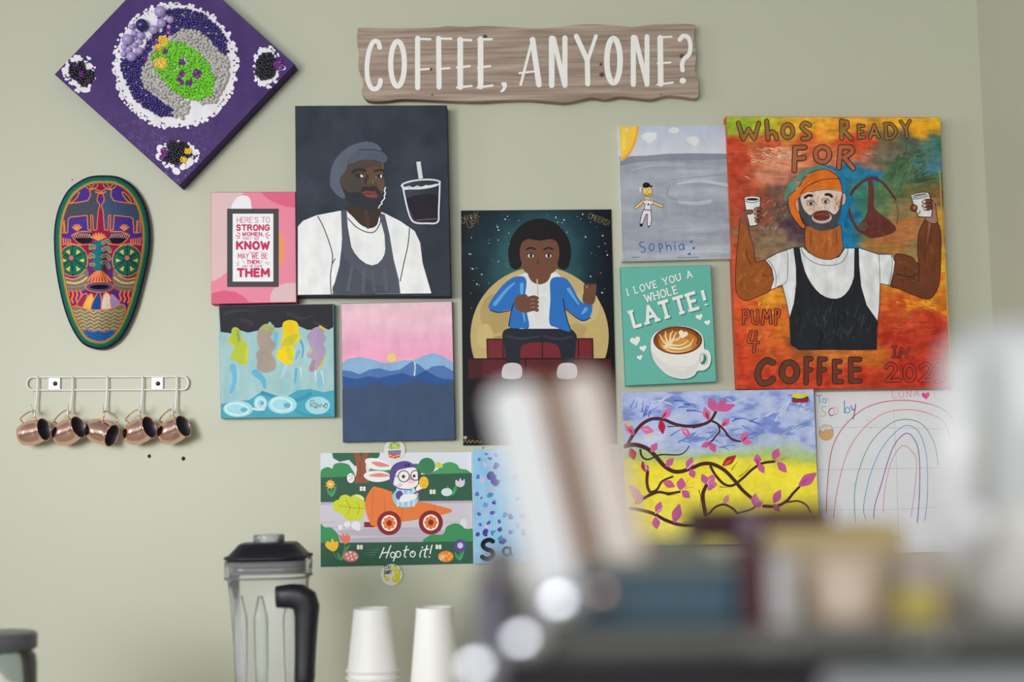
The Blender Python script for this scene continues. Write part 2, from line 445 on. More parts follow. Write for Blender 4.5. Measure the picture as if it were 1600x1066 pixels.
# ================================================================== wooden sign
F = (540, 20, .35625)
def wood_mat():
    m, nt, b = new_mat('whitewashed pine'); b.inputs['Roughness'].default_value = .65
    tc = nt.nodes.new('ShaderNodeTexCoord'); mp = nt.nodes.new('ShaderNodeMapping'); mp.inputs['Scale'].default_value = (1.6, 1, 42)
    nt.links.new(tc.outputs['Object'], mp.inputs[0])
    n = nt.nodes.new('ShaderNodeTexNoise'); n.inputs['Scale'].default_value = 3.0; n.inputs['Detail'].default_value = 6; n.inputs['Distortion'].default_value = .6
    nt.links.new(mp.outputs[0], n.inputs['Vector'])
    cr = nt.nodes.new('ShaderNodeValToRGB'); e = cr.color_ramp.elements
    e[0].position = .28; e[0].color = l4((128, 108, 95)); e[1].position = .72; e[1].color = l4((186, 168, 152))
    x = e.new(.5); x.color = l4((162, 142, 126))
    nt.links.new(n.outputs['Fac'], cr.inputs[0]); nt.links.new(cr.outputs[0], b.inputs['Base Color'])
    return m
outline = [(55, 75), (66, 66), (200, 68), (380, 66), (450, 58), (520, 62), (600, 58), (700, 62), (820, 68), (920, 64), (1000, 54), (1080, 50), (1180, 56),
           (1260, 62), (1340, 52), (1420, 50), (1523, 51), (1532, 70), (1528, 110), (1538, 180), (1532, 250), (1545, 290), (1548, 355), (1532, 374), (1470, 366),
           (1400, 362), (1340, 378), (1270, 372), (1200, 366), (1140, 378), (1080, 370), (1020, 382), (960, 392), (880, 386), (800, 380), (700, 382), (600, 388),
           (480, 386), (380, 382), (250, 378), (180, 386), (110, 386), (85, 372), (72, 345), (80, 310), (68, 270), (58, 240), (60, 180), (52, 130)]
op = [(F[0] + x * F[2], F[1] + y * F[2]) for x, y in crom(outline, 3, True)]
T = .02; n = len(op)
V = [at(x, y, -T) for x, y in op]; cen = sum(V, Vector()) / n
V1 = [Vector((p.x + (p.x - cen.x) * .003, -T + .003, p.z + (p.z - cen.z) * .012)) for p in V]
V2 = [Vector((p.x, -.0006, p.z)) for p in V1]
fc = [list(range(n))] + [[a + k, a + (k + 1) % n, a + n + (k + 1) % n, a + n + k] for a in (0, n) for k in range(n)] + [list(range(2 * n, 3 * n))]
sign = link('wooden_sign', V + V1 + V2, fc, wood_mat())
tag(sign, 'whitewashed wooden board sign with wavy edges and tall white words asking about coffee', 'sign')
a = Art([(558, 44), (1086, 40), (1090, 152), (570, 156)], T, F)
WH = (240, 238, 234)
for cx, cy, r in ((612, 105, 11), (374, 248, 8), (1120, 226, 8), (1475, 190, 12), (1124, 272, 13), (380, 360, 5), (1384, 358, 4)):
    a = Art([(540, 20), (1110, 20), (1110, 180), (540, 180)], T, F)
    a.ell(cx, cy, r, r * .9, (118, 98, 84)); a.ell(cx, cy, r * .5, r * .45, (74, 60, 54)); a.build('knot', PAPER, None, None).parent = sign
a = Art([(540, 20), (1110, 20), (1110, 180), (540, 180)], T + .0006, F)
a.line([(150, 152), (142, 128), (122, 128), (104, 165), (94, 230), (97, 290), (112, 328), (132, 334), (149, 318), (153, 296)], 21, WH)
def oval(cx, cy, rx, ry, w): a.line(ell_pts(cx, cy, rx, ry), w, WH, False, closed=True)
oval(228, 224, 30, 98, 23)
for ss in ([[(316, 112), (316, 328)], 23], [[(314, 114), (372, 116)], 10], [[(316, 250), (366, 246)], 9], [[(408, 112), (410, 326)], 23], [[(406, 113), (464, 114)], 10],
           [[(410, 246), (456, 243)], 9], [[(503, 118), (503, 326)], 25], [[(494, 118), (550, 120)], 11], [[(489, 240), (544, 234)], 10], [[(488, 328), (552, 321)], 10],
           [[(592, 116), (592, 324)], 25], [[(582, 117), (640, 116)], 11], [[(580, 241), (634, 234)], 10], [[(579, 328), (645, 319)], 10],
           [[(819, 118), (768, 315)], 12], [[(820, 118), (848, 315)], 25], [[(762, 265), (836, 256)], 9],
           [[(904, 112), (904, 318)], 25], [[(912, 112), (960, 316)], 21], [[(962, 110), (962, 318)], 23],
           [[(1012, 103), (1060, 208)], 22], [[(1098, 102), (1062, 210)], 16], [[(1060, 205), (1062, 312)], 23],
           [[(1262, 108), (1262, 314)], 23], [[(1270, 108), (1322, 312)], 21], [[(1322, 105), (1322, 314)], 22],
           [[(1380, 110), (1382, 312)], 25], [[(1372, 108), (1430, 105)], 9], [[(1369, 222), (1424, 218)], 9], [[(1367, 315), (1435, 306)], 9]):
    a.line(ss[0], ss[1], WH, False)
oval(1175, 210, 29, 97, 25)
a.line([(1466, 118), (1480, 102), (1502, 108), (1512, 140), (1507, 180), (1484, 204), (1476, 226), (1478, 252)], 19, WH)
a.ell(1479, 298, 14, 13, WH)
a.poly([(682, 308), (704, 306), (707, 325), (692, 346), (677, 346), (690, 328)], WH)
let = a.build('lettering', PAPER, 'white brushed capital letters', None); let.parent = sign

# ================================================================== charcoal portrait
F = (320, 150, .319); F2 = (500, 210, .13133)
a = Art([(461.5, 166), (697.5, 165), (704, 462.5), (464, 462.5)], .036, F)
def f(x, y):
    v = fbm(x * .025, y * .02); return mixc((48, 54, 66), (62, 68, 80), np.clip((v - .3) * 2.2, 0, 1))
a.grid(f, 60, 75); a.body((40, 44, 54))
a.poly([(456, 640), (480, 612), (545, 585), (660, 563), (700, 560), (850, 562), (892, 580), (960, 615), (1028, 662), (1055, 720), (1067, 820), (1110, 967), (456, 974)], (238, 239, 240), False)
a.poly([(667, 562), (695, 560), (700, 640), (718, 740), (734, 770), (760, 800), (790, 822), (820, 830), (847, 822), (868, 800), (880, 776), (884, 750), (880, 680), (850, 570), (882, 582), (905, 680), (925, 800), (950, 900), (958, 968), (625, 972), (640, 900), (665, 810), (672, 700)], (84, 88, 100), False)
a.poly([(672, 740), (690, 800), (800, 900), (900, 960), (640, 968), (655, 870)], (76, 80, 92))
for pts in ([(780, 850), (775, 960)], [(820, 860), (830, 950)], [(880, 850), (890, 950)], [(720, 840), (700, 950)]): a.line(pts, 16, (92, 95, 106), False)
for pts in ([(552, 588), (580, 640), (610, 720), (626, 790), (616, 880), (619, 970)], [(638, 798), (630, 812), (622, 826)], [(1003, 648), (995, 730), (975, 820), (957, 908)],
            [(700, 598), (740, 640), (790, 666), (830, 666), (855, 632), (862, 605)]): a.line(pts, 4.5, (34, 37, 46))
a.poly([(700, 540), (855, 545), (852, 600), (840, 635), (808, 648), (765, 632), (725, 592), (696, 562)], (66, 52, 46))
a.line([(790, 560), (800, 640)], 22, (80, 60, 50), False)
a.frame(F2)
a.poly([(255, 640), (300, 560), (500, 500), (700, 520), (765, 620), (772, 700), (750, 800), (690, 890), (600, 908), (480, 880), (380, 830), (300, 770)], (50, 52, 62))
a.poly([(250, 510), (300, 420), (340, 340), (450, 305), (600, 298), (745, 335), (758, 420), (750, 500), (772, 560), (768, 640), (735, 710), (690, 650), (620, 625), (540, 640), (480, 680), (380, 690), (320, 680), (265, 620), (243, 565)], (84, 69, 62))
a.poly([(540, 420), (650, 380), (740, 420), (745, 500), (765, 580), (750, 660), (700, 660), (660, 560), (580, 600), (530, 520)], (100, 78, 66))
a.poly([(290, 450), (400, 430), (470, 540), (500, 640), (400, 680), (310, 640)], (78, 68, 62))
a.line([(742, 350), (750, 400)], 20, (122, 90, 60), False)
a.poly([(118, 560), (125, 450), (160, 340), (230, 240), (340, 150), (470, 100), (590, 88), (690, 130), (740, 200), (700, 230), (560, 220), (470, 215), (380, 250), (340, 330), (300, 440), (245, 510), (240, 580), (270, 660), (300, 750), (260, 760), (190, 710), (130, 630)], (94, 101, 117))
a.poly([(330, 350), (350, 270), (400, 215), (480, 185), (600, 190), (720, 205), (765, 225), (800, 270), (795, 312), (760, 340), (700, 318), (600, 300), (480, 308), (400, 338)], (86, 94, 110))
a.line([(470, 182), (560, 180), (650, 184), (745, 205)], 13, (58, 63, 76))
a.line([(385, 455), (430, 422), (480, 418), (535, 436)], 34, (54, 46, 46)); a.line([(652, 438), (700, 425), (752, 428)], 30, (54, 46, 46))
a.ell(468, 492, 54, 26, (54, 48, 50)); a.ell(712, 497, 44, 22, (54, 48, 50))
a.poly([(480, 474), (500, 484), (520, 500), (486, 514)], (240, 240, 240), False); a.ell(728, 498, 11, 16, (240, 240, 240)); a.ell(669, 509, 5, 6, (225, 225, 225))
a.poly([(555, 470), (580, 500), (560, 560), (540, 600), (525, 550), (540, 500)], (68, 52, 48))
a.poly([(500, 668), (512, 622), (590, 628), (655, 615), (690, 650), (705, 690), (600, 670)], (52, 46, 48))
a.line([(628, 555), (628, 580)], 8, (150, 125, 110), False)
a.poly([(495, 692), (560, 672), (620, 680), (664, 678), (668, 700), (690, 745), (640, 757), (560, 748), (520, 720)], (128, 66, 62))
a.line([(500, 706), (580, 706), (665, 702)], 7, (70, 38, 40)); a.line([(560, 730), (640, 738)], 10, (150, 86, 80), False)
a.line([(778, 632), (766, 668), (778, 700), (764, 730), (770, 760), (745, 790), (728, 808), (740, 825), (712, 845), (697, 878)], 13, (238, 240, 242), False)
a.frame(F); W2 = (222, 226, 230)
a.poly([(992, 500), (1145, 488), (1139, 606), (1040, 612), (1012, 570)], (42, 36, 48))
a.line([(1040, 608), (1138, 602)], 7, (90, 80, 110), False)
a.line(ell_pts(1058, 432, 94, 21, -5), 8, W2, False, closed=True)
a.line([(968, 438), (972, 458), (1060, 448), (1150, 432), (1153, 420)], 7, W2, False)
a.line([(978, 450), (1000, 443), (1020, 451), (1040, 441), (1060, 449), (1085, 438), (1105, 445), (1130, 432)], 5, W2, False)
a.line([(972, 455), (985, 520), (1005, 592), (1030, 620), (1085, 624), (1140, 618), (1146, 560), (1151, 432)], 8, W2)
a.line([(1046, 322), (1058, 405)], 21, W2, False, cap=False)
a.build('canvas_painting', ACRYLIC, 'large charcoal canvas portrait of a bearded man in grey flat cap with iced drink', 'painting', 'hand-painted canvases on the wall')

# ================================================================== pink print
F = (325, 295, .1736)
a = Art([(330, 301), (461, 300.4), (462.8, 472), (330.3, 474.5)], .03, F)
a.flat((236, 138, 163)); a.body((196, 70, 105))
PALE = (224, 190, 192)
a.poly([(30, 34), (318, 33), (308, 60), (250, 85), (226, 140), (215, 185), (175, 190), (172, 748), (110, 800), (31, 838)], PALE, False)
a.poly([(482, 33), (781, 32), (783, 168), (690, 160), (580, 115), (515, 72)], (226, 102, 134), False)
a.poly([(218, 185), (230, 122), (265, 76), (330, 60), (375, 85), (387, 140), (380, 185)], (238, 236, 242))
a.ell(628, 550, 62, 165, (240, 152, 104))
a.poly([(32, 945), (90, 925), (150, 916), (250, 930), (320, 970), (372, 1024), (32, 1031)], (222, 96, 130), False)
a.poly([(560, 1018), (563, 950), (585, 910), (625, 875), (700, 849), (787, 848), (790, 1017)], PALE, False)
a.rect(172, 180, 637, 885, (70, 68, 72)); a.rect(222, 225, 588, 836, (243, 241, 245))
CR = (200, 44, 92); CL = (206, 110, 140)
a.text("HERE'S TO", (262, 306), (553, 304), 48, 6, CL)
a.text('STRONG', (259, 373), (551, 373), 46, 13.5, CR, gap=.42)
a.text('WOMEN,', (309, 424), (502, 424), 31, 9, (206, 80, 118), gap=.4)
a.text('MAY WE', (320, 461), (465, 460), 27, 4.5, CL)
a.text('KNOW', (262, 540), (547, 541), 60, 21, CR, gap=.48)
a.line([(290, 568), (330, 562), (365, 574)], 2, CL); a.line([(445, 574), (480, 564), (520, 562)], 2, CL)
a.text('THEM', (368, 584), (440, 582), 17, 3, CL)
a.text('MAY WE BE', (271, 630), (537, 628), 48, 7, (206, 90, 125))
a.text('THEM', (350, 676), (460, 674), 30, 9, (206, 80, 118), gap=.35)
a.text('MAY WE RAISE', (312, 709), (492, 706), 20, 4, CL)
a.text('THEM', (270, 788), (547, 786), 63, 22, CR, gap=.45)
for p in ([(268, 395), (290, 412)], [(250, 424), (284, 427)], [(262, 450), (286, 438)], [(540, 395), (518, 412)], [(556, 418), (524, 423)], [(545, 447), (524, 436)]): a.line(p, 8, CR, False)
for p in ([(264, 652), (282, 668)], [(255, 670), (274, 678)], [(258, 688), (278, 686)], [(312, 645), (330, 672)], [(528, 655), (515, 670)], [(552, 662), (526, 672)], [(552, 680), (530, 680)], [(490, 645), (474, 672)]): a.line(p, 5, CL, False)
a.build('art_print', PRINT, 'pink abstract print with dark framed saying about strong women', 'print')

# ================================================================== blue drip canvas
F = (330, 460, .25)
a = Art([(342, 478.5), (520.5, 475.5), (522.3, 651), (345.5, 653.5)], .022, F)
def f(x, y):
    v = fbm(x * .05, y * .018); q = fbm(x * .09 + 9, y * .03)
    c = mixc((152, 194, 200), (182, 212, 210), v); return mixc(c, (140, 196, 218), np.clip((q - .55) * 3.0, 0, .8))
a.grid(f, 60, 60); a.body((120, 170, 185))
for p, w_, c in (([(135, 455), (150, 520), (125, 610)], 42, (112, 184, 216)), ([(275, 490), (320, 530), (335, 580)], 46, (104, 180, 218)), ([(402, 250), (400, 340)], 30, (120, 190, 218)),
                 ([(560, 290), (575, 340), (568, 395)], 14, (80, 165, 205)), ([(545, 360), (530, 400)], 24, (120, 186, 220)), ([(532, 470), (522, 555)], 18, (100, 180, 212)), ([(650, 470), (655, 545)], 13, (205, 225, 238)),
                 ([(690, 480), (705, 560)], 13, (196, 220, 235)), ([(470, 440), (440, 520)], 22, (184, 212, 216)), ([(560, 460), (565, 520)], 14, (200, 224, 236)), ([(600, 490), (640, 500)], 12, (160, 205, 222)),
                 ([(90, 260), (70, 330)], 20, (168, 190, 200)), ([(170, 470), (165, 600)], 20, (168, 208, 215))): a.line(p, w_, c, taper=(1, .5))
a.poly([(49, 73), (400, 66), (761, 61), (763, 205), (735, 222), (690, 205), (640, 222), (600, 222), (540, 195), (500, 190), (420, 210), (370, 205), (300, 225), (230, 240), (180, 225), (130, 245), (58, 235)], (46, 45, 52), False)
for p in ([(190, 160), (260, 180), (230, 200)], [(480, 120), (560, 150), (640, 130)], [(650, 180), (720, 200)], [(90, 120), (180, 100), (280, 110)]): a.line(p, 24, (58, 57, 64), taper=(1, .4))
a.poly([(128, 220), (150, 205), (180, 225), (190, 270), (222, 310), (232, 360), (222, 435), (195, 440), (160, 420), (122, 400), (132, 360), (148, 340), (112, 300), (108, 275), (125, 260)], (186, 200, 62))
a.line([(115, 285), (130, 310), (150, 330)], 14, (214, 202, 50)); a.line([(222, 330), (224, 380), (212, 435)], 11, (222, 206, 40)); a.line([(165, 230), (175, 290)], 16, (150, 170, 80))
a.poly([(300, 215), (340, 185), (390, 200), (385, 240), (372, 270), (400, 310), (390, 350), (378, 370), (402, 410), (405, 450), (390, 478), (330, 490), (287, 465), (288, 420), (280, 370), (303, 345), (290, 310), (284, 265)], (172, 156, 146))
a.poly([(306, 218), (345, 185), (392, 195), (386, 235), (345, 225)], (166, 178, 100)); a.line([(365, 180), (380, 200)], 16, (150, 190, 200))
a.poly([(445, 200), (455, 172), (490, 161), (530, 170), (547, 200), (545, 235), (556, 265), (545, 295), (512, 320), (520, 360), (510, 420), (485, 440), (440, 425), (407, 385), (417, 350), (440, 330), (432, 305), (446, 270)], (240, 208, 30))
a.poly([(470, 268), (540, 250), (515, 310), (470, 325), (440, 320)], (204, 194, 52)); a.line([(480, 340), (500, 400)], 30, (214, 200, 44)); a.line([(495, 180), (500, 240)], 16, (246, 200, 20))
a.poly([(610, 245), (640, 212), (680, 202), (713, 215), (705, 245), (720, 280), (702, 310), (718, 350), (705, 400), (690, 440), (640, 485), (610, 478), (615, 440), (638, 410), (600, 392), (603, 365), (620, 340), (610, 300), (597, 265)], (176, 156, 184))
a.line([(680, 200), (708, 218)], 14, (226, 200, 40)); a.line([(712, 385), (694, 435), (670, 465)], 10, (212, 202, 60)); a.line([(612, 370), (628, 345)], 12, (214, 190, 90)); a.line([(640, 420), (630, 470)], 26, (170, 140, 150)); a.line([(660, 230), (660, 330)], 26, (178, 150, 200))
a.poly([(61, 685), (150, 670), (240, 660), (320, 605), (380, 630), (470, 640), (540, 600), (620, 592), (700, 612), (767, 600), (769, 764), (62, 774)], (76, 168, 190), False)
a.line([(320, 615), (430, 650), (540, 660), (620, 620)], 22, (60, 150, 178)); a.line([(520, 720), (600, 755), (740, 752)], 12, (60, 152, 176))
RK = (168, 220, 232)
for e in ((168, 717, 93, 50), (308, 682, 42, 48), (445, 690, 90, 57), (665, 695, 77, 55)): a.ell(*e, RK)
for e in ((160, 718, 70, 36), (308, 682, 26, 30), (440, 690, 64, 40)): a.line(ell_pts(*e, 6), 12, (206, 236, 242), False, closed=True)
for e in ((205, 722, 22, 14), (475, 694, 22, 16), (318, 680, 12, 12)): a.ell(*e, (100, 180, 200))
a.line([(262, 715), (290, 722), (330, 720)], 12, (226, 238, 240))
a.line([(622, 705), (620, 670), (636, 662), (642, 680), (626, 690), (648, 708), (662, 690), (655, 680), (648, 695), (660, 712), (672, 690), (680, 706), (688, 684), (700, 704), (712, 684), (726, 690), (718, 712), (708, 700), (722, 680)], 4, (120, 104, 104))
a.build('canvas_painting', ACRYLIC, 'small square canvas with yellow, tan and lilac drips on pale blue below a black edge', 'painting', 'hand-painted canvases on the wall')

# ================================================================== pink sunset canvas
a = Art([(533.2, 475), (705.8, 471.3), (710.8, 687), (536.2, 690.5)], .018, F)
def f(x, y):
    yy = (y - 460) / .25; v = fbm(x * .02, y * .1)
    c = ramp(yy, [(50, (238, 200, 214)), (200, (240, 190, 208)), (330, (243, 172, 202)), (430, (246, 170, 200))]); c = c + (v[..., None] - .5) * 12; return np.where((yy > 590)[..., None], np.array((66, 84, 114.)), np.where((yy > 470)[..., None], np.array((142, 180, 216.)), c))
a.grid(f, 40, 60); a.body((60, 78, 110))
a.poly([(819, 430), (860, 402), (930, 392), (1000, 405), (1080, 430), (1150, 425), (1200, 412), (1262, 412), (1330, 382), (1395, 366), (1450, 388), (1511, 425), (1513, 540), (821, 540)], (142, 180, 216), False)
a.ell(1127, 396, 28, 27, (243, 214, 124))
a.poly([(820, 475), (870, 480), (930, 500), (990, 470), (1050, 462), (1120, 480), (1180, 470), (1255, 420), (1300, 440), (1340, 475), (1400, 448), (1450, 445), (1513, 482), (1514, 570), (821, 570)], (84, 120, 178), False)
a.poly([(821, 512), (870, 524), (920, 530), (980, 512), (1050, 524), (1110, 510), (1190, 490), (1270, 515), (1340, 475), (1400, 510), (1450, 528), (1514, 532), (1515, 600), (822, 600)], (52, 88, 152), False)
a.poly([(822, 572), (880, 580), (940, 580), (1000, 556), (1060, 549), (1130, 570), (1200, 560), (1275, 533), (1340, 555), (1420, 568), (1515, 540), (1522, 906), (826, 920)], (66, 84, 114), False)
a.line([(1272, 430), (1274, 470), (1270, 505)], 9, (214, 220, 232)); a.line([(1270, 440), (1276, 490)], 3, (120, 140, 180)); a.line([(1370, 452), (1377, 464), (1384, 452)], 4, (70, 84, 120), False)
a.build('canvas_painting', ACRYLIC, 'canvas of layered blue mountains under a pink sky with small sun', 'painting', 'hand-painted canvases on the wall')

# ================================================================== dark poster
F = (700, 310, .3846)
a = Art([(720.3, 329.3), (955, 327.4), (964, 694.2), (723.8, 696)], .004, F)
def f(x, y):
    zx = (x - 700) / .3846; zy = (y - 310) / .3846
    r = np.hypot((zx - 350) / 270, (zy - 250) / 290); v = fbm(x * .03, y * .03)
    c = ramp(r + (v - .5) * .35, [(.1, (50, 104, 110)), (.55, (38, 78, 86)), (.85, (20, 42, 54)), (1.15, (10, 18, 28)), (1.6, (8, 10, 18))])
    return mixc(c, (12, 12, 18), np.clip((zy - 640) / 60, 0, 1))
a.grid(f, 80, 120); a.body((20, 20, 26), .0005, .0004)
moon = [(x, min(y, 655)) for x, y in ell_pts(372, 560, 281, 282, 0, 60)]
a.poly(moon, (196, 172, 116), False)
for (x, y, rx, ry, c) in ((190, 470, 60, 80, (182, 156, 102)), (560, 440, 55, 70, (206, 182, 128)), (220, 600, 70, 42, (172, 146, 94)), (520, 560, 60, 50, (184, 158, 104)), (330, 330, 90, 36, (204, 182, 128)), (150, 560, 34, 50, (204, 180, 122)), (590, 560, 34, 46, (200, 174, 112))): a.ell(x, y, rx, ry, c)
rs = random.Random(3)
for k in range(110):
    x, y = rs.uniform(66, 650), rs.uniform(62, 420)
    if math.hypot(x - 372, y - 560) > 295: a.ell(x, y, *(lambda r: (r, r))(rs.choice((1.2, 1.6, 2.2, 3.2))), (206, 222, 226), 0, 6)
for k in range(24): a.ell(rs.uniform(70, 650), rs.uniform(430, 600), 1.5, 1.5, (190, 200, 206), 0, 6) if k % 3 == 0 else None
a.rect(82, 650, 662, 735, (72, 24, 30)); a.rect(158, 572, 588, 652, (104, 32, 40))
for x0, x1, y0, y1 in ((164, 222, 578, 646), (226, 380, 578, 646), (386, 528, 578, 646), (532, 582, 578, 646), (140, 312, 656, 728), (318, 462, 656, 728), (468, 600, 656, 728)): a.rect(x0, y0, x1, y1, (118, 38, 46) if y0 < 600 else (92, 32, 38))
for p in ([(158, 572), (588, 570)], [(158, 572), (160, 650)], [(588, 572), (590, 650)], [(82, 652), (660, 652)], [(224, 576), (224, 650)], [(383, 576), (384, 650)], [(530, 576), (531, 650)], [(110, 732), (640, 732)], [(315, 655), (315, 732)], [(465, 655), (466, 732)]): a.line(p, 4, (24, 12, 16), False)
for x0, x1 in ((110, 230), (236, 380), (386, 520), (526, 640)): a.rect(x0, 738, x1, 800, (46, 16, 22))
# a plain seated child with a paper cup
SK = (112, 74, 56); DK = (22, 24, 32); BL = (44, 112, 190)
a.poly([(222, 545), (260, 525), (370, 515), (480, 525), (520, 552), (520, 590), (508, 672), (466, 676), (446, 600), (372, 585), (300, 600), (290, 672), (242, 674), (228, 600)], (34, 38, 50))
a.line([(236, 560), (300, 570), (372, 560)], 8, (52, 58, 72)); a.line([(390, 560), (450, 572), (505, 562)], 8, (52, 58, 72))
for x in (262, 486): a.poly([(x - 36, 680), (x, 668), (x + 34, 680), (x + 38, 720), (x + 16, 734), (x - 40, 728)], (206, 200, 204))
a.poly([(272, 320), (320, 300), (440, 300), (470, 330), (455, 530), (290, 530)], (226, 226, 228), False)
a.poly([(168, 450), (172, 420), (225, 350), (275, 318), (318, 330), (312, 420), (330, 520), (300, 528), (246, 520), (255, 455), (205, 462)], BL)
a.poly([(418, 330), (470, 322), (500, 350), (540, 420), (585, 430), (575, 486), (540, 495), (480, 450), (478, 480), (500, 540), (440, 525), (412, 505), (416, 410)], BL)
for p in ([(190, 430), (240, 370), (270, 345)], [(490, 370), (530, 430)], [(560, 450), (545, 470)], [(300, 350), (300, 420), (312, 500)]): a.line(p, 16, (98, 164, 224), taper=(1, .4))
for p in ([(172, 455), (205, 464), (252, 456)], [(246, 520), (258, 455), (272, 420)], [(478, 450), (540, 496), (578, 486)], [(500, 540), (480, 478), (468, 410)]): a.line(p, 4, (14, 30, 60))
a.poly([(330, 300), (412, 300), (406, 335), (372, 350), (338, 335)], SK)
a.ell(372, 230, 88, 92, SK)
for k in range(34):
    an = math.pi * (0.88 + 1.24 * k / 33)
    a.ell(372 + 104 * math.cos(an), 222 + 116 * math.sin(an), 24, 24, (26, 20, 22))
a.poly([(272, 240), (270, 170), (310, 118), (372, 104), (436, 118), (474, 170), (472, 240), (456, 190), (420, 166), (372, 172), (322, 166), (290, 192)], (26, 20, 22))
for x in (336, 408):
    a.ell(x, 233, 12, 8, (226, 220, 212)); a.ell(x + 1, 233, 6, 8, (34, 24, 22)); a.line([(x - 14, 228), (x, 223), (x + 14, 229)], 4, (40, 26, 24)); a.line([(x - 18, 208), (x, 201), (x + 18, 207)], 6, (26, 20, 22))
a.line([(366, 246), (364, 264), (376, 266)], 4, (82, 52, 40)); a.line([(346, 288), (372, 296), (398, 288)], 6, (132, 60, 56))
a.poly([(336, 398), (398, 392), (388, 490), (372, 497), (352, 490)], (222, 222, 222), False); a.line([(333, 397), (401, 391)], 10, (236, 236, 236), False); a.line([(366, 395), (362, 330)], 5, (210, 196, 150), False)
for y in (408, 424, 440, 456): a.line([(312, y + 4), (346, y - 6), (362, y - 2)], 15, SK)
a.poly([(276, 400), (320, 392), (330, 450), (300, 462), (272, 440)], SK)
a.poly([(548, 420), (556, 372), (590, 360), (600, 400), (586, 432)], SK)
for x in (556, 570, 584, 596): a.line([(x, 380), (x + 1, 352)], 11, SK)
GD = (122, 104, 66)
a.text('DRINK', (60, 104), (130, 78), 26, 2.6, GD); a.text('UP!', (84, 122), (128, 106), 24, 2.6, GD)
a.text('CHEERS!', (568, 80), (652, 112), 22, 2.6, GD)
a.line([(64, 992), (70, 980), (78, 994), (86, 982), (92, 994), (100, 983), (110, 994), (118, 984), (128, 994), (136, 986)], 2.5, (150, 128, 70)); a.ell(70, 972, 8, 6, (170, 170, 160))
a.build('poster', GLOSSY_PRINT, 'tall dark night poster with yellow moon, brick wall and seated figure in blue jacket', 'poster')

# ================================================================== beach canvas
F = (960, 190, .2063)
a = Art([(965.6, 196.8), (1134.5, 196), (1142.8, 403.5), (972.8, 407.8)], .02, F)
def f(x, y):
    zy = (y - 190) / .2063; v = fbm(x * .012, y * .09); q = fbm(x * .05, y * .05)
    sky = ramp(zy, [(30, (186, 194, 214)), (250, (212, 212, 220))]); g = mixc((154, 160, 172), (184, 188, 198), np.clip((v - .25) * 2, 0, 1)) + (q[..., None] - .5) * 10
    return np.where((zy < 262)[..., None], sky, g)
a.grid(f, 60, 75); a.body((232, 228, 226))
a.poly([(44, 305), (120, 263), (240, 258), (400, 244), (600, 240), (852, 244), (855, 285), (700, 292), (400, 296), (200, 305), (47, 335)], (140, 146, 160), False)
for p, w_, c in (([(480, 470), (650, 450), (850, 480)], 26, (190, 196, 206)), ([(490, 610), (620, 620), (720, 605)], 34, (186, 190, 200)), ([(420, 440), (520, 430), (840, 400)], 10, (150, 156, 168)), ([(130, 370), (300, 330), (520, 320)], 20, (172, 178, 190)),
                 ([(150, 620), (240, 560), (370, 600), (380, 700)], 40, (158, 162, 174)), ([(200, 820), (300, 800), (380, 740)], 40, (160, 164, 176)), ([(560, 850), (700, 850), (820, 830)], 6, (146, 152, 164)), ([(500, 1000), (700, 980), (860, 990)], 16, (192, 196, 206)), ([(420, 480), (400, 560), (470, 590)], 18, (150, 156, 168))): a.line(p, w_, c, taper=(.6, 1))
a.poly([(37, 37), (186, 36), (178, 90), (160, 150), (135, 205), (100, 262), (52, 298)], (242, 200, 74), False)
a.line([(178, 42), (165, 120), (120, 230), (65, 288)], 18, (236, 168, 74)); a.line([(70, 60), (75, 200)], 30, (246, 212, 90), False); a.line([(95, 55), (97, 75)], 10, (250, 236, 200), False)
for e in ((262, 116, 58, 34), (262, 145, 22, 20), (300, 105, 22, 26), (450, 66, 40, 24), (598, 142, 46, 30), (610, 165, 24, 18), (570, 132, 24, 18)): a.ell(*e, (224, 226, 228))
K = (26, 28, 34); SKN = (236, 198, 122); WT = (230, 224, 230)
a.ell(196, 515, 6, 22, (225, 222, 218))
a.line([(222, 600), (190, 630), (160, 655)], 26, K); a.line([(222, 600), (190, 630), (160, 655)], 18, SKN); a.line([(296, 614), (330, 630), (362, 640)], 26, K); a.line([(296, 614), (330, 630), (362, 640)], 18, SKN)
a.rect(238, 565, 262, 596, SKN); a.ell(250, 530, 40, 44, K); a.ell(250, 530, 36, 40, SKN)
a.poly([(214, 604), (246, 590), (300, 604), (290, 632), (276, 630), (278, 674), (222, 668), (232, 625), (216, 622)], K, False); a.poly([(218, 606), (246, 594), (296, 606), (287, 627), (272, 625), (274, 669), (227, 664), (236, 622), (220, 617)], WT, False)
a.poly([(218, 668), (280, 672), (284, 740), (276, 794), (246, 792), (250, 705), (238, 708), (216, 778), (190, 776), (203, 710)], K, False); a.poly([(223, 671), (275, 675), (279, 740), (271, 789), (251, 788), (254, 698), (236, 702), (212, 773), (195, 772), (208, 710)], WT, False)
a.ell(203, 785, 13, 11, K); a.ell(268, 797, 14, 9, K); a.ell(272, 799, 9, 5, (220, 220, 222))
a.ell(242, 482, 29, 21, K); a.line([(222, 494), (284, 490)], 12, K, False)
for x in (238, 262): a.ell(x, 514, 3.5, 4, K)
a.line([(250, 522), (247, 538), (255, 538)], 3, K, False); a.line([(230, 548), (240, 558), (258, 558), (270, 546)], 6, K); a.ell(257, 628, 7, 7, K)
BLU = (62, 102, 176)
a.line([(222, 912), (200, 914), (192, 932), (204, 948), (228, 956), (232, 976), (218, 990), (203, 988)], 8, BLU); a.line(ell_pts(282, 952, 18, 26), 8, BLU, False, closed=True)
a.line([(336, 926), (342, 960), (347, 990)], 8, BLU); a.line([(334, 930), (354, 928), (364, 942), (356, 960), (342, 962)], 8, BLU)
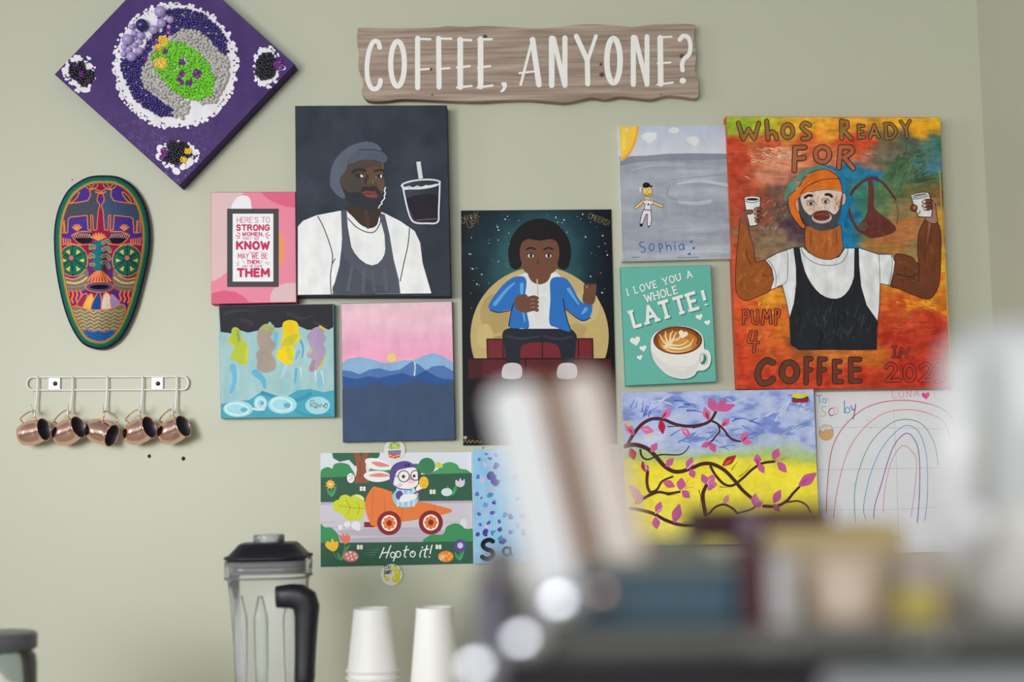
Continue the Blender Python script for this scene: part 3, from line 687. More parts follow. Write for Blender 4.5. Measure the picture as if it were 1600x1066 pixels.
a.line([(391, 915), (398, 976)], 8, BLU, False); a.line([(397, 952), (412, 936), (426, 946), (430, 974)], 8, BLU); a.line([(457, 936), (462, 974)], 8, BLU, False); a.ell(458, 914, 7, 5, BLU)
a.line(ell_pts(507, 950, 17, 21), 8, BLU, False, closed=True); a.line([(524, 930), (528, 970)], 8, BLU, False)
for x, y in ((583, 911), (601, 959), (567, 1003)): a.heart(x, y, 13, BLU, -20)
a.line([(130, 1028), (190, 1028)], 5, (90, 94, 104)); a.line([(480, 1030), (640, 1028)], 4, (96, 100, 110))
a.build('canvas_painting', ACRYLIC, 'grey canvas with corner sun, small cartoon figure in dark hat and a signed name', 'painting', 'hand-painted canvases on the wall')

# ================================================================== latte print
F = (965, 410, .18757)
a = Art([(969.9, 418.4), (1110, 414.8), (1118.8, 596), (978.3, 602.3)], .022, F)
a.flat((104, 182, 168)); a.body((88, 172, 156))
SH = (62, 138, 126); LW = (236, 238, 234)
def slab(txt, p0, p1, h, wd, serif, off, gap):
    up = (-.27, -.963)
    for o, c in ((off, SH), (0, LW)):
        a.text(txt, (p0[0] + o, p0[1] + o * .7), (p1[0] + o, p1[1] + o * .7), h, wd, c, serif, gap, up, cap=False)
slab('I LOVE YOU A', (84, 278), (622, 120), 54, 9.5, 9, 5, .46)
slab('WHOLE', (238, 332), (508, 254), 60, 10.5, 10, 5, .4)
slab('LATTE!', (142, 538), (755, 356), 132, 27, 24, 13, .42)
for x, y, r in ((148, 655, 46), (213, 717, 31), (184, 793, 25), (680, 455, 31), (748, 502, 26)): a.heart(x, y, r, (238, 236, 232), -14)
cup = [(275, 668), (285, 622), (320, 582), (400, 546), (510, 528), (610, 545), (680, 580), (715, 640), (722, 720), (755, 735), (778, 790), (765, 860), (720, 900), (665, 905), (640, 940), (590, 965), (520, 970), (440, 950), (380, 910), (310, 830), (280, 750)]
a.poly([(x + 9, y + 11) for x, y in cup], (58, 124, 112)); a.poly([(x - 4, y - 3) for x, y in cup], (92, 110, 100)); a.poly(cup, (236, 234, 230))
a.poly([(282, 740), (340, 800), (440, 850), (560, 870), (650, 840), (690, 780), (660, 890), (600, 950), (520, 960), (440, 940), (380, 900), (315, 825)], (224, 222, 218)); a.line([(380, 830), (480, 880), (560, 890)], 30, (232, 230, 226), taper=(.4, 1))
a.line([(690, 780), (700, 760), (735, 765), (748, 800), (738, 845), (700, 852)], 8, (180, 182, 176)); a.ell(712, 808, 28, 42, (60, 130, 118), 8); a.ell(702, 800, 14, 34, (222, 222, 218), 10)
a.ell(501, 650, 204, 118, (92, 48, 24)); a.ell(500, 654, 192, 106, (150, 82, 34)); a.ell(505, 664, 166, 88, (196, 124, 50)); a.ell(490, 690, 130, 66, (216, 152, 74))
CM = (246, 226, 180)
for p, w_ in (([(420, 700), (370, 640), (350, 600)], 16), ([(425, 690), (400, 620), (400, 575)], 18), ([(440, 680), (440, 610), (460, 570)], 18), ([(450, 670), (470, 620), (490, 580)], 16), ([(430, 710), (520, 720), (600, 690), (630, 640)], 20), ([(440, 690), (530, 690), (590, 650)], 16), ([(380, 700), (440, 740), (540, 745), (620, 720)], 10), ([(400, 705), (440, 660), (500, 640)], 26)): a.line(p, w_, CM, taper=(1, .3))
a.heart(545, 600, 48, (132, 70, 30), 16); a.heart(545, 600, 43, (248, 232, 196), 16); a.poly([(530, 620), (500, 650), (490, 655), (520, 610)], (248, 232, 196), False)
for p in ([(340, 680), (320, 640), (330, 600)], [(640, 580), (670, 630), (660, 680)], [(400, 560), (470, 545), (540, 545)]): a.line(p, 12, (122, 62, 28))
a.build('art_print', PRINT, 'turquoise canvas print with a latte cup, hearts and slab lettering', 'print')
# ================================================================== orange portrait (coordinates of one frame: the left-top crop)
F = (1130, 175, .21097)
OQ = [(1134.6, 182.6), (1468.8, 184), (1486, 606), (1152.6, 607.2)]
a = Art(OQ, .03, F)
CP = """1145 195 150 175 50;1175 205 175 190 52;1200 190 190 188 45;1230 205 205 160 60;1260 195 225 172 50;1300 205 228 150 50;1330 195 226 162 50;1400 192 232 170 40;1440 205 228 160 40;1465 195 222 168 38
1145 225 200 78 48;1200 222 205 88 55;1260 220 216 95 48;1330 222 216 78 45;1352 228 210 80 48;1372 222 116 100 74;1420 222 92 104 90;1460 222 66 112 104
1150 255 196 72 46;1185 250 204 110 78;1200 250 218 146 116;1230 255 226 154 118;1260 240 216 110 70;1290 255 212 118 80;1335 248 214 110 76;1358 250 190 120 100;1375 255 122 112 92;1400 245 120 110 92;1420 255 74 100 74;1460 255 76 126 136
1150 280 186 72 46;1180 282 196 96 66;1200 278 206 130 104;1225 272 196 120 96;1240 280 118 92 76;1330 272 40 124 158;1365 272 30 124 170;1390 278 72 106 76;1405 262 70 100 70;1430 280 88 126 110;1460 280 92 116 70;1462 268 70 130 150
1150 310 182 72 50;1175 310 176 74 52;1195 310 160 80 60;1215 312 118 84 70;1230 300 110 84 80;1325 310 32 116 152;1345 305 66 132 112;1380 305 88 120 82;1400 300 90 122 84;1425 300 126 116 70;1460 298 112 92 50;1465 312 130 98 56
1160 340 178 78 50;1190 340 150 80 62;1215 338 112 88 74;1240 335 88 72 78;1238 350 80 62 72;1325 340 24 110 164;1350 335 70 130 120;1380 335 104 124 80;1410 335 148 128 82;1430 330 160 130 84;1456 318 190 140 90;1466 345 206 156 40
1180 365 140 98 72;1200 362 132 106 88;1215 375 146 120 94;1245 372 88 70 74;1255 345 74 58 70;1325 370 26 116 168;1335 380 40 120 160;1350 378 120 118 66;1380 378 186 118 66;1400 362 196 116 70;1425 362 178 122 78;1445 360 150 116 70
1195 385 140 116 88;1230 390 130 108 84;1360 388 158 118 66;1400 388 176 122 66;1425 392 152 122 74;1380 390 170 116 64
1146 400 196 82 42;1150 440 206 84 44;1155 470 214 84 46;1185 468 218 94 40;1205 462 232 150 46;1214 475 232 146 44;1225 480 214 100 46;1155 520 206 74 40;1200 520 216 100 44;1225 520 220 120 44;1165 555 202 70 38;1215 548 206 92 46;1240 545 150 84 40;1160 595 202 68 38;1230 575 204 72 40;1200 600 200 62 36
1300 556 206 116 50;1350 552 204 112 42;1390 450 226 156 46;1378 465 222 120 44;1420 462 222 112 40;1400 475 206 86 42;1452 472 226 152 34;1462 445 224 120 36;1430 480 222 130 40;1385 500 196 72 40;1440 495 190 62 40;1400 530 186 56 38;1470 520 188 58 40;1440 580 190 54 38;1350 595 192 60 38;1290 600 200 66 38;1260 600 202 68 38;1480 590 188 50 38
1474 400 226 166 40;1478 440 216 150 40;1482 470 206 116 40;1471 300 116 84 50;1472 360 190 130 50;1476 420 226 170 44"""
cpts = np.array([[float(v) for v in e.split()] for ln in CP.splitlines() for e in ln.split(';')])
def f(x, y):
    n1 = fbm(x * .03, y * .06); n2 = fbm(x * .03 + 40, y * .06 + 9); n3 = fbm(x * .05, y * .25); n4 = fbm(x * .12 + 5, y * .12)
    X = x + (n1 - .5) * 42; Yy = y + (n2 - .5) * 26
    ws = 0; acc = 0
    for p in cpts:
        d2 = (X - p[0]) ** 2 * .6 + (Yy - p[1]) ** 2 * 1.5; wgt = 1 / (d2 + 25) ** 2.2
        ws = ws + wgt; acc = acc + wgt[..., None] * p[2:5]
    c = acc / ws[..., None]
    c = c * (1 + (n3[..., None] - .5) * .36) + (n4[..., None] - .5) * 34
    return c
a.grid(f, 190, 240); a.body((200, 84, 48))
BRK = (92, 52, 46)
# streaks of paint
for p, w_, c in (([(806 + 420, 480), (806 + 540, 300)], 60, (70, 100, 70)), ([(806 + 470, 560), (806 + 640, 330)], 70, (84, 116, 84)), ([(806 + 340, 700), (806 + 460, 520)], 70, (98, 124, 88)), ([(806 + 560, 520), (806 + 780, 480)], 34, (72, 86, 54)),
                 ([(806 + 560, 570), (806 + 780, 520)], 40, (112, 122, 76)), ([(806 + 260, 450), (806 + 350, 440)], 30, (32, 128, 178)), ([(806 + 150, 300), (806 + 230, 310)], 90, (214, 94, 58)), ([(806 + 460, 830), (806 + 640, 800)], 44, (196, 112, 64)), ([(806 + 200, 980), (806 + 420, 990)], 30, (190, 120, 62)), ([(806 + 330, 1010), (806 + 560, 1000)], 26, (150, 118, 60))):
    P = [np.array(q, float) for q in p]; d = P[1] - P[0]; nn = np.array([-d[1], d[0]]) / np.hypot(*d); rr = random.Random(int(w_ * 7 + P[0][0]))
    for k in range(14):
        o = rr.uniform(-.5, .5) * w_; s0, s1 = rr.uniform(-.1, .3), rr.uniform(.7, 1.1); v = rr.uniform(-14, 14)
        a.line([P[0] + d * s0 + nn * o, P[0] + d * s1 + nn * (o + rr.uniform(-6, 6))], w_ * rr.uniform(.06, .16), tuple(q + v for q in c), False, taper=(1, .3))
def daub(cx, cy, rx, ry, cols, n, ang, ln, wd, seed):
    rr = random.Random(seed)
    for k in range(n):
        r = math.sqrt(rr.random()); t = rr.uniform(0, 6.283); x, y = cx + rx * r * math.cos(t), cy + ry * r * math.sin(t)
        g = math.radians(ang + rr.uniform(-25, 25)); L = ln * rr.uniform(.5, 1.2)
        a.line([(x, y), (x + L * math.cos(g), y + L * math.sin(g))], wd * rr.uniform(.4, 1.2), rr.choice(cols), False, taper=(1, .2))
daub(370, 330, 180, 80, [(226, 164, 130), (220, 140, 104), (216, 124, 90), (226, 172, 140)], 60, 4, 90, 13, 1)
daub(400, 300, 140, 40, [(230, 190, 162), (228, 176, 146)], 24, 6, 60, 9, 41); daub(260, 480, 120, 20, [(214, 140, 110), (224, 170, 140)], 14, 4, 60, 8, 42)
daub(1395, 400, 130, 110, [(70, 98, 70), (84, 114, 80), (62, 88, 66), (104, 128, 92)], 70, -55, 90, 12, 43); daub(1250, 620, 90, 110, [(96, 122, 90), (110, 134, 100), (84, 112, 84)], 34, -55, 80, 10, 44)
daub(1180, 300, 150, 50, [(120, 108, 84), (104, 110, 90), (134, 118, 96)], 40, 4, 80, 11, 45); daub(1480, 320, 110, 110, [(78, 130, 136), (66, 116, 112), (90, 136, 130)], 40, 8, 60, 11, 46)
daub(1350, 860, 170, 80, [(200, 120, 66), (186, 108, 60), (176, 124, 76)], 46, -8, 90, 12, 47)
daub(330, 800, 150, 150, [(150, 124, 98), (176, 150, 124), (116, 92, 76), (96, 74, 70), (132, 104, 80)], 60, -50, 40, 8, 2)
daub(520, 760, 60, 150, [(92, 68, 76), (76, 58, 70), (110, 88, 90)], 26, -70, 40, 9, 3)
daub(905, 800, 40, 180, [(24, 110, 168), (40, 130, 180), (60, 140, 160), (20, 96, 150)], 40, 80, 46, 9, 4)
daub(960, 640, 40, 120, [(80, 130, 116), (60, 124, 130), (96, 136, 110)], 24, 75, 50, 9, 5)
daub(345, 1440, 90, 70, [(236, 176, 50), (228, 140, 44), (222, 110, 42)], 26, -70, 44, 12, 6)
daub(230, 1700, 120, 120, [(214, 92, 44), (222, 112, 44), (190, 66, 44)], 30, -40, 50, 10, 7)
daub(1450, 1420, 180, 50, [(236, 178, 48), (228, 130, 40), (206, 84, 40)], 34, 20, 40, 12, 8)
daub(1350, 1600, 180, 100, [(184, 54, 40), (202, 70, 42), (170, 46, 38), (210, 96, 60)], 40, -20, 60, 9, 9)
# peace sign
px_ = lambda pts: [(806 + x, y) for x, y in pts]
a.poly(px_([(282, 690), (340, 740), (470, 850), (430, 905), (290, 935), (215, 890), (190, 850), (240, 790)]), (104, 54, 46))
a.ell(806 + 232, 848, 40, 30, (96, 84, 60), -20)
daub(806 + 330, 860, 110, 60, [(112, 60, 50), (92, 46, 42), (126, 74, 56)], 26, -30, 40, 8, 10)
a.line(px_([(282, 505), (290, 600), (286, 700), (300, 800)]), 46, (102, 58, 50), taper=(.8, 1.1))
a.line(px_([(330, 488), (262, 496), (190, 545), (140, 610), (122, 700), (150, 800), (200, 880), (260, 900)]), 20, BRK)
a.line(px_([(300, 492), (370, 520), (430, 590), (468, 650)]), 17, BRK); a.line(px_([(455, 640), (482, 700), (488, 770), (478, 830)]), 8, (120, 96, 66))
# blue and teal halo round the hat
a.poly([(452, 650), (470, 560), (520, 500), (590, 440), (680, 400), (770, 392), (760, 440), (650, 470), (580, 540), (520, 590), (480, 650)], (92, 140, 126))
a.poly([(740, 396), (800, 398), (860, 430), (905, 500), (915, 590), (960, 640), (930, 720), (905, 820), (890, 900), (940, 960), (955, 1005), (880, 1010), (850, 800), (880, 560), (840, 450)], (26, 122, 172))
daub(910, 880, 36, 130, [(20, 108, 170), (36, 136, 188), (70, 150, 170)], 22, 70, 40, 8, 12)
INK = (44, 38, 40)
def outlined(pts, col, w_=5, smooth=True):
    a.poly(pts, col, smooth); a.line(pts, w_, INK, smooth, 5, closed=True)
# arms
AL, AR = (156, 86, 40), (112, 62, 40)
outlined([(150, 728), (125, 800), (110, 950), (98, 1066), (92, 1200), (97, 1330), (140, 1388), (190, 1395), (270, 1362), (350, 1320), (376, 1240), (360, 1160), (312, 1100), (242, 1110), (226, 1010), (195, 900), (184, 850), (165, 760)], AL)
daub(220, 1240, 100, 100, [(172, 98, 46), (188, 112, 56), (140, 76, 36)], 34, -60, 50, 10, 21); daub(150, 1000, 26, 120, [(170, 98, 48), (140, 78, 38)], 16, -85, 60, 8, 22); daub(150, 800, 20, 50, [(128, 66, 52), (188, 130, 104)], 12, -80, 30, 7, 23)
a.line([(172, 1020), (180, 1080), (208, 1135)], 4, INK); a.line([(290, 1205), (330, 1214), (368, 1200)], 4, INK)
outlined([(1274, 1056), (1330, 1055), (1400, 1078), (1442, 1120), (1440, 1000), (1450, 890), (1492, 800), (1530, 780), (1580, 800), (1610, 900), (1612, 1050), (1606, 1220), (1590, 1300), (1550, 1370), (1505, 1386), (1400, 1352), (1300, 1310), (1238, 1286), (1264, 1180), (1272, 1110)], AR)
daub(1360, 1180, 90, 90, [(128, 74, 46), (98, 54, 36), (140, 84, 54)], 26, 10, 60, 9, 24); daub(1540, 1060, 40, 200, [(126, 72, 46), (98, 54, 36)], 24, -85, 90, 9, 25); a.line([(1530, 820), (1510, 980)], 22, (150, 98, 76), False, taper=(1, .1))
a.line([(1448, 1115), (1450, 1180), (1446, 1250)], 6, INK); a.line([(1280, 1196), (1370, 1222), (1430, 1208)], 5, INK); a.line([(1500, 1010), (1490, 1090)], 4, INK, False)
# left cup and hand
outlined([(154, 640), (278, 632), (270, 730), (252, 838), (196, 848), (170, 740)], (228, 228, 226), 6, False)
a.ell(216, 640, 63, 17, INK); a.ell(216, 640, 58, 13, (226, 226, 224)); a.ell(216, 645, 44, 8, INK); a.line([(156, 658), (216, 672), (276, 656)], 5, INK)
HL = (140, 80, 66)
a.poly([(150, 728), (215, 726), (224, 745), (200, 760), (172, 768), (180, 840), (140, 830), (130, 770)], HL); a.line([(150, 728), (212, 726), (224, 744), (196, 758), (172, 756)], 5, INK)
for e in ((258, 720, 32, 17), (258, 752, 32, 16), (258, 783, 29, 15), (252, 808, 22, 13)): a.ell(*e, INK, -6); a.ell(e[0], e[1], e[2] - 5, e[3] - 5, (126, 72, 58), -6); a.ell(e[0] - 14, e[1], 8, e[3] - 7, (190, 140, 120), -6)
# right cup and hand
outlined(px_([(735, 655), (762, 680), (775, 760), (780, 815), (740, 826), (694, 800), (700, 780), (735, 775), (742, 720)]), (168, 120, 100))
outlined(px_([(582, 622), (722, 604), (742, 735), (735, 780), (640, 776), (624, 740)]), (226, 226, 224), 6, False)
daub(806 + 640, 755, 16, 20, [(190, 150, 100), (170, 120, 80)], 8, -40, 20, 8, 31)
a.line(px_([(590, 645), (660, 640), (724, 622)]), 5, INK); a.ell(806 + 650, 614, 72, 18, INK, -8); a.ell(806 + 650, 614, 66, 13, (228, 228, 226), -8); a.ell(806 + 650, 614, 54, 8, (120, 116, 112), -8)
a.ell(806 + 606, 712, 28, 28, INK); a.ell(806 + 606, 712, 22, 22, (110, 62, 46)); a.ell(806 + 612, 708, 9, 14, (170, 120, 100))
for e in ((704, 662, 42, 19), (706, 690, 44, 18), (712, 715, 38, 16)): a.ell(806 + e[0], e[1], e[2], e[3], INK, -10); a.ell(806 + e[0], e[1], e[2] - 5, e[3] - 5, (120, 70, 52), -10); a.ell(806 + e[0] - 22, e[1] + 3, 12, e[3] - 8, (216, 190, 178), -10)
# shirt, apron
SHIRT = (226, 227, 229)
outlined([(310, 1095), (400, 1047), (520, 1005), (590, 1000), (640, 1045), (720, 1085), (800, 1092), (860, 1072), (900, 1010), (1010, 1008), (1150, 1055), (1248, 1055), (1272, 1110), (1262, 1190), (1236, 1286), (1162, 1272), (1158, 1420), (1142, 1580), (980, 1600), (490, 1520), (466, 1400), (438, 1286), (350, 1318), (374, 1240), (360, 1160)], SHIRT, 5, False)
NK = (176, 98, 48)
outlined([(612, 850), (700, 870), (800, 870), (868, 838), (880, 940), (888, 1010), (862, 1060), (800, 1092), (720, 1086), (655, 1055), (612, 1010)], NK, 4)
daub(740, 960, 90, 90, [(198, 120, 62), (158, 84, 40), (186, 112, 58)], 34, -80, 60, 10, 32); a.line([(645, 880), (648, 985)], 4, INK, False); a.line([(836, 880), (845, 975)], 4, INK, False)
a.line([(575, 1000), (600, 1060), (680, 1120), (780, 1137), (870, 1118), (915, 1060), (925, 1010)], 4, INK); a.line([(612, 1010), (655, 1055), (720, 1086), (800, 1092), (862, 1060), (888, 1010)], 4, INK)
a.line([(325, 1092), (372, 1150), (392, 1220), (388, 1296)], 4, INK); a.line([(460, 1015), (478, 1060), (476, 1200), (464, 1262), (400, 1295)], 4, INK)
a.line([(1152, 1058), (1158, 1150), (1162, 1275)], 4, INK); a.line([(1240, 1062), (1252, 1100), (1245, 1200), (1225, 1284)], 4, INK)
a.poly([(518, 1003), (566, 1003), (580, 1090), (606, 1180), (626, 1225), (650, 1268), (684, 1313), (720, 1348), (760, 1371), (800, 1382), (836, 1384), (870, 1375), (902, 1352), (930, 1318), (952, 1272), (968, 1220), (972, 1010), (1004, 1008), (1008, 1140), (1022, 1290), (1062, 1430), (1142, 1545), (1138, 1762), (980, 1765), (800, 1762), (560, 1764), (500, 1725), (488, 1530), (522, 1420), (540, 1290), (538, 1150)], (38, 40, 45), False)
daub(800, 1600, 280, 130, [(52, 54, 60), (30, 31, 36), (62, 64, 70), (44, 46, 52)], 90, -88, 90, 10, 33); daub(560, 1400, 30, 120, [(50, 52, 58), (30, 32, 36)], 14, -88, 70, 8, 34)
# head
outlined([(480, 660), (488, 620), (558, 560), (600, 490), (660, 445), (750, 424), (812, 450), (856, 492), (880, 575), (875, 640), (700, 640), (570, 640), (556, 700), (580, 800), (610, 850), (577, 856), (510, 770), (488, 710)], (218, 112, 36), 5)
daub(640, 540, 120, 80, [(232, 130, 48), (200, 94, 30), (226, 140, 70)], 30, -30, 50, 10, 35)
a.line([(572, 606), (620, 552), (700, 512), (790, 495), (866, 496)], 5, INK)
outlined([(873, 612), (895, 602), (910, 622), (905, 670), (888, 690), (876, 680)], (216, 176, 150), 4); outlined([(556, 650), (540, 654), (532, 680), (545, 730), (562, 738)], (214, 150, 110), 4)
a.poly([(556, 640), (560, 700), (575, 760), (620, 830), (700, 876), (770, 874), (840, 832), (868, 760), (886, 620), (862, 600), (720, 640), (600, 620)], (74, 75, 80))
a.poly([(578, 622), (640, 592), (760, 574), (872, 586), (868, 650), (856, 720), (824, 758), (780, 735), (730, 732), (690, 742), (655, 770), (604, 730), (578, 670)], (222, 200, 186))
daub(700, 660, 110, 60, [(214, 164, 124), (228, 210, 200), (206, 150, 110), (232, 218, 208)], 30, -70, 34, 9, 36); daub(840, 680, 20, 60, [(196, 128, 80), (210, 150, 106)], 12, -80, 40, 9, 37); daub(650, 720, 50, 16, [(204, 150, 112)], 8, 30, 24, 7, 38)
a.line([(640, 593), (760, 575), (872, 588)], 4, INK)
a.line([(650, 775), (690, 746), (730, 738), (776, 742), (808, 776)], 18, (70, 70, 75)); a.ell(730, 782, 74, 44, (204, 182, 174)); a.ell(729, 772, 64, 34, (116, 50, 44)); a.line([(690, 762), (740, 758), (780, 768)], 10, (146, 74, 64))
a.line([(606, 634), (632, 618), (656, 622)], 20, INK); a.line([(760, 612), (786, 612), (804, 626)], 20, INK)
for x, y in ((650, 678), (758, 665)): a.line(ell_pts(x, y, 30, 15), 4, INK, False, closed=True); a.ell(x, y, 13, 12, (96, 88, 84)); a.ell(x, y, 6, 7, INK); a.line([(x - 36, y - 16), (x, y - 26), (x + 30, y - 12)], 4, INK)
a.line([(700, 640), (694, 700), (716, 716)], 3, (150, 110, 90))
# lettering
def letters(lst, wd, fill, ol=6.5):
    for st in lst: a.strokes(st, wd + ol * 2, INK, False); a.strokes(st, wd, fill, False)
OV = lambda cx, cy, rx, ry: ell_pts(cx, cy, rx, ry, 0, 24) + [(cx + rx, cy)]
LT = (158, 112, 58); LR = (176, 102, 66)
letters([[[(112, 82), (148, 200), (188, 128), (230, 200), (264, 84)]], [[(322, 68), (332, 200)], [(334, 162), (365, 146), (388, 166), (396, 198)]], [OV(478, 142, 38, 48)],
         [crom([(640, 98), (606, 82), (582, 108), (604, 138), (640, 164), (632, 194), (590, 198)], 5)]], 25, LT)
letters([[px_([(70, 66), (72, 196)]), px_([(72, 72), (112, 76), (112, 112), (78, 128), (142, 198)])]], 25, LT); letters([[px_([(196, 98), (200, 192)]), px_([(200, 104), (234, 104)]), px_([(200, 145), (226, 145)]), px_([(204, 188), (240, 188)])],
         [px_([(312, 98), (280, 192)]), px_([(312, 98), (346, 188)]), px_([(294, 160), (332, 160)])], [px_([(396, 86), (402, 196)]), px_(crom([(388, 88), (440, 92), (474, 140), (448, 188), (402, 198)], 5))],
         [px_([(508, 70), (545, 122), (576, 66)]), px_([(546, 122), (556, 184)])]], 17, LT)
letters([[[(532, 264), (526, 434)], [(532, 266), (604, 262)], [(530, 346), (598, 340)]], [OV(735, 315, 52, 56)], [px_([(64, 258), (50, 412)]), px_(crom([(66, 260), (138, 264), (146, 300), (84, 338)], 5)), px_([(90, 338), (156, 418)])]], 29, LR)
d3 = lambda pts: [(x, y + 1019) for x, y in pts]; d4 = lambda pts: [(x + 806, y + 1019) for x, y in pts]
BGF = (212, 88, 44)
letters([[d3([(150, 452), (152, 546)]), d3([(152, 452), (186, 456), (186, 490), (156, 505)])], [d3([(212, 455), (218, 538), (246, 548), (258, 530), (254, 452)])], [d3([(290, 552), (302, 452), (322, 505), (346, 450), (352, 548)])],
         [d3([(388, 556), (388, 444), (416, 452), (410, 492), (390, 504)])], [d3([(206, 606), (184, 684), (262, 690)]), d3([(246, 610), (226, 758)])]], 12, BGF, 6.5)
CF = (104, 62, 44)
letters([[d3(crom([(368, 838), (322, 822), (272, 866), (254, 930), (284, 986), (340, 984), (368, 958)], 5))], [d3(OV(490, 905, 56, 68))]], 38, CF)
letters([[d3([(616, 808), (614, 988)]), d3([(616, 812), (652, 810)]), d3([(616, 894), (648, 892)])], [d3([(714, 810), (712, 992)]), d3([(714, 814), (756, 812)]), d3([(714, 892), (750, 890)])],
         [d3([(824, 826), (826, 980)]), d3([(826, 830), (866, 830)]), d3([(826, 905), (862, 905)]), d3([(828, 978), (876, 978)])], [d4([(138, 812), (140, 978)]), d4([(140, 814), (206, 814)]), d4([(140, 890), (202, 888)]), d4([(140, 974), (208, 974)])]], 29, (112, 58, 44))
RF = (190, 56, 40)
letters([[d4([(444, 722), (478, 720)]), d4([(462, 722), (462, 796)]), d4([(448, 798), (482, 796)])], [d4([(502, 798), (510, 728), (556, 800), (568, 728)])]], 9, RF, 6)
letters([[d4(crom([(398, 876), (428, 848), (466, 862), (466, 902), (404, 974)], 5)), d4([(404, 974), (506, 968)])], [d4(OV(573, 915, 38, 58))], [d4(crom([(652, 876), (684, 848), (722, 862), (722, 904), (656, 974)], 5)), d4([(656, 974), (740, 968)])],
         [d4(crom([(770, 866), (796, 850), (812, 870), (800, 904)], 5)), d4(crom([(800, 906), (820, 930), (812, 972), (774, 978)], 5))]], 20, RF, 6)
orange = a.build('canvas_painting', MARKER, 'largest orange canvas of a bearded man in orange cap raising two coffee cups', 'painting', 'hand-painted canvases on the wall')
pts = crom([(1468, 268), (1470, 300), (1474, 390), (1477, 410), (1480, 470), (1483, 534), (1485, 600)], 20)
L = [0]
for p, q in zip(pts, pts[1:]): L.append(L[-1] + math.hypot(q[0] - p[0], q[1] - p[1]))
parts = []
s_ = 0
while s_ < L[-1]:
    parts_x = np.interp(s_, L, [p[0] for p in pts]); parts_y = np.interp(s_, L, [p[1] for p in pts])
    parts.append(sphere(at(parts_x, parts_y, -.0308), .0016, 8, 5)); s_ += 2.6
link('beaded_trim', *merge(*parts), mat('gold bead trim', (214, 190, 110), .3, .6), orange, True)

# ================================================================== hop poster
F = (480, 680, .22517)
a = Art([(500.7, 708.2), (736.7, 706.6), (739.2, 881), (500.7, 886.4)], .002, F)
a.flat((222, 226, 236)); a.body((200, 205, 205), .0004, .0002)
G1, G2, DG = (64, 146, 92), (78, 158, 100), (54, 94, 76)
a.ell(830, 215, 58, 58, (62, 130, 92)); a.ell(755, 240, 48, 42, (62, 132, 92))
a.poly([(94, 262), (100, 240), (140, 222), (175, 232), (185, 205), (225, 192), (275, 200), (300, 220), (320, 300), (94, 300)], G1)
a.poly([(430, 300), (440, 230), (500, 210), (560, 230), (600, 300)], G1)
a.poly([(840, 300), (860, 262), (905, 240), (935, 205), (990, 187), (1040, 205), (1060, 232), (1105, 240), (1138, 268), (1140, 300)], G2)
a.poly([(172, 124), (180, 160), (225, 186), (290, 172), (330, 215), (420, 205), (500, 150), (505, 121)], (54, 104, 80), False)
a.poly([(318, 124), (338, 180), (345, 240), (330, 330), (425, 330), (408, 240), (405, 190), (428, 123), (395, 123), (375, 160), (360, 123)], (152, 88, 62), False)
a.line([(365, 190), (370, 310)], 4, (126, 70, 50), False)
a.ell(910, 208, 24, 20, (206, 210, 90)); a.ell(930, 215, 12, 12, (206, 210, 90))
a.poly([(93, 295), (1141, 263), (1145, 456), (93, 468)], DG, False); a.poly([(330, 290), (425, 288), (426, 332), (330, 334)], (152, 88, 62), False)
a.poly([(93, 466), (1145, 455), (1150, 742), (93, 750)], (206, 200, 212), False)
a.poly([(93, 466), (1145, 455), (1145, 472), (93, 486)], (184, 176, 190), False); a.poly([(240, 660), (640, 640), (900, 650), (940, 690), (500, 700), (260, 690)], (188, 180, 194)); a.poly([(280, 720), (900, 700), (900, 740), (300, 748)], (184, 178, 192))
for p in ([(100, 606), (200, 604)], [(170, 640), (400, 640)], [(960, 604), (1060, 602)]): a.line(p, 4, (178, 172, 184), False)
a.poly([(93, 612), (120, 640), (165, 640), (190, 660), (215, 690), (230, 748), (93, 750)], G1, False)
a.poly([(822, 745), (835, 705), (875, 690), (925, 692), (950, 680), (965, 640), (1010, 615), (1060, 618), (1090, 645), (1120, 652), (1149, 655), (1150, 742)], G1)
a.ell(1085, 615, 26, 36, (224, 222, 228))
a.poly([(965, 660), (1010, 617), (1060, 622), (1090, 648), (1090, 680), (980, 690)], G1)
a.poly([(93, 749), (1150, 738), (1152, 892), (93, 916)], DG, False)
YG = (206, 214, 56)
for e in ((216, 492, 40, 42), (264, 452, 44, 38), (345, 452, 52, 40), (290, 510, 70, 60), (350, 548, 44, 46), (300, 560, 40, 36), (350, 500, 50, 70)): a.ell(*e, YG)
a.poly([(320, 432), (345, 414), (390, 432), (390, 450), (340, 424)], (226, 234, 180)); a.line([(215, 490), (300, 502), (400, 512)], 4, (150, 160, 50)); a.line([(268, 450), (300, 502), (280, 550)], 4, (150, 160, 50), False); a.line([(345, 465), (365, 510), (348, 550)], 4, (150, 160, 50), False)
a.rect(395, 604, 470, 640, (140, 44, 52))
a.poly([(460, 356), (520, 370), (590, 394), (602, 450), (650, 490), (720, 500), (768, 456), (880, 482), (1000, 514), (1004, 534), (930, 556), (780, 585), (640, 605), (480, 640), (440, 622), (410, 545), (400, 490), (410, 430), (435, 386)], (232, 126, 66), False)
for p in ([(457, 375), (450, 600)], [(535, 430), (538, 570)], [(660, 510), (655, 590)], [(885, 486), (885, 545)], [(960, 515), (950, 530)]): a.line(p, 4, (206, 100, 50), False)
for cx, cy in ((569, 611), (858, 607)):
    a.ell(cx, cy, 84, 84, (140, 42, 50)); a.ell(cx, cy, 54, 56, (250, 240, 226))
    for k in range(8): a.ell(cx + 32 * math.cos(k * .785), cy + 33 * math.sin(k * .785), 14, 14, (232, 126, 58), 0, 14)
    a.ell(cx, cy, 34, 34, (232, 126, 58)); a.ell(cx, cy, 19, 20, (140, 42, 50))
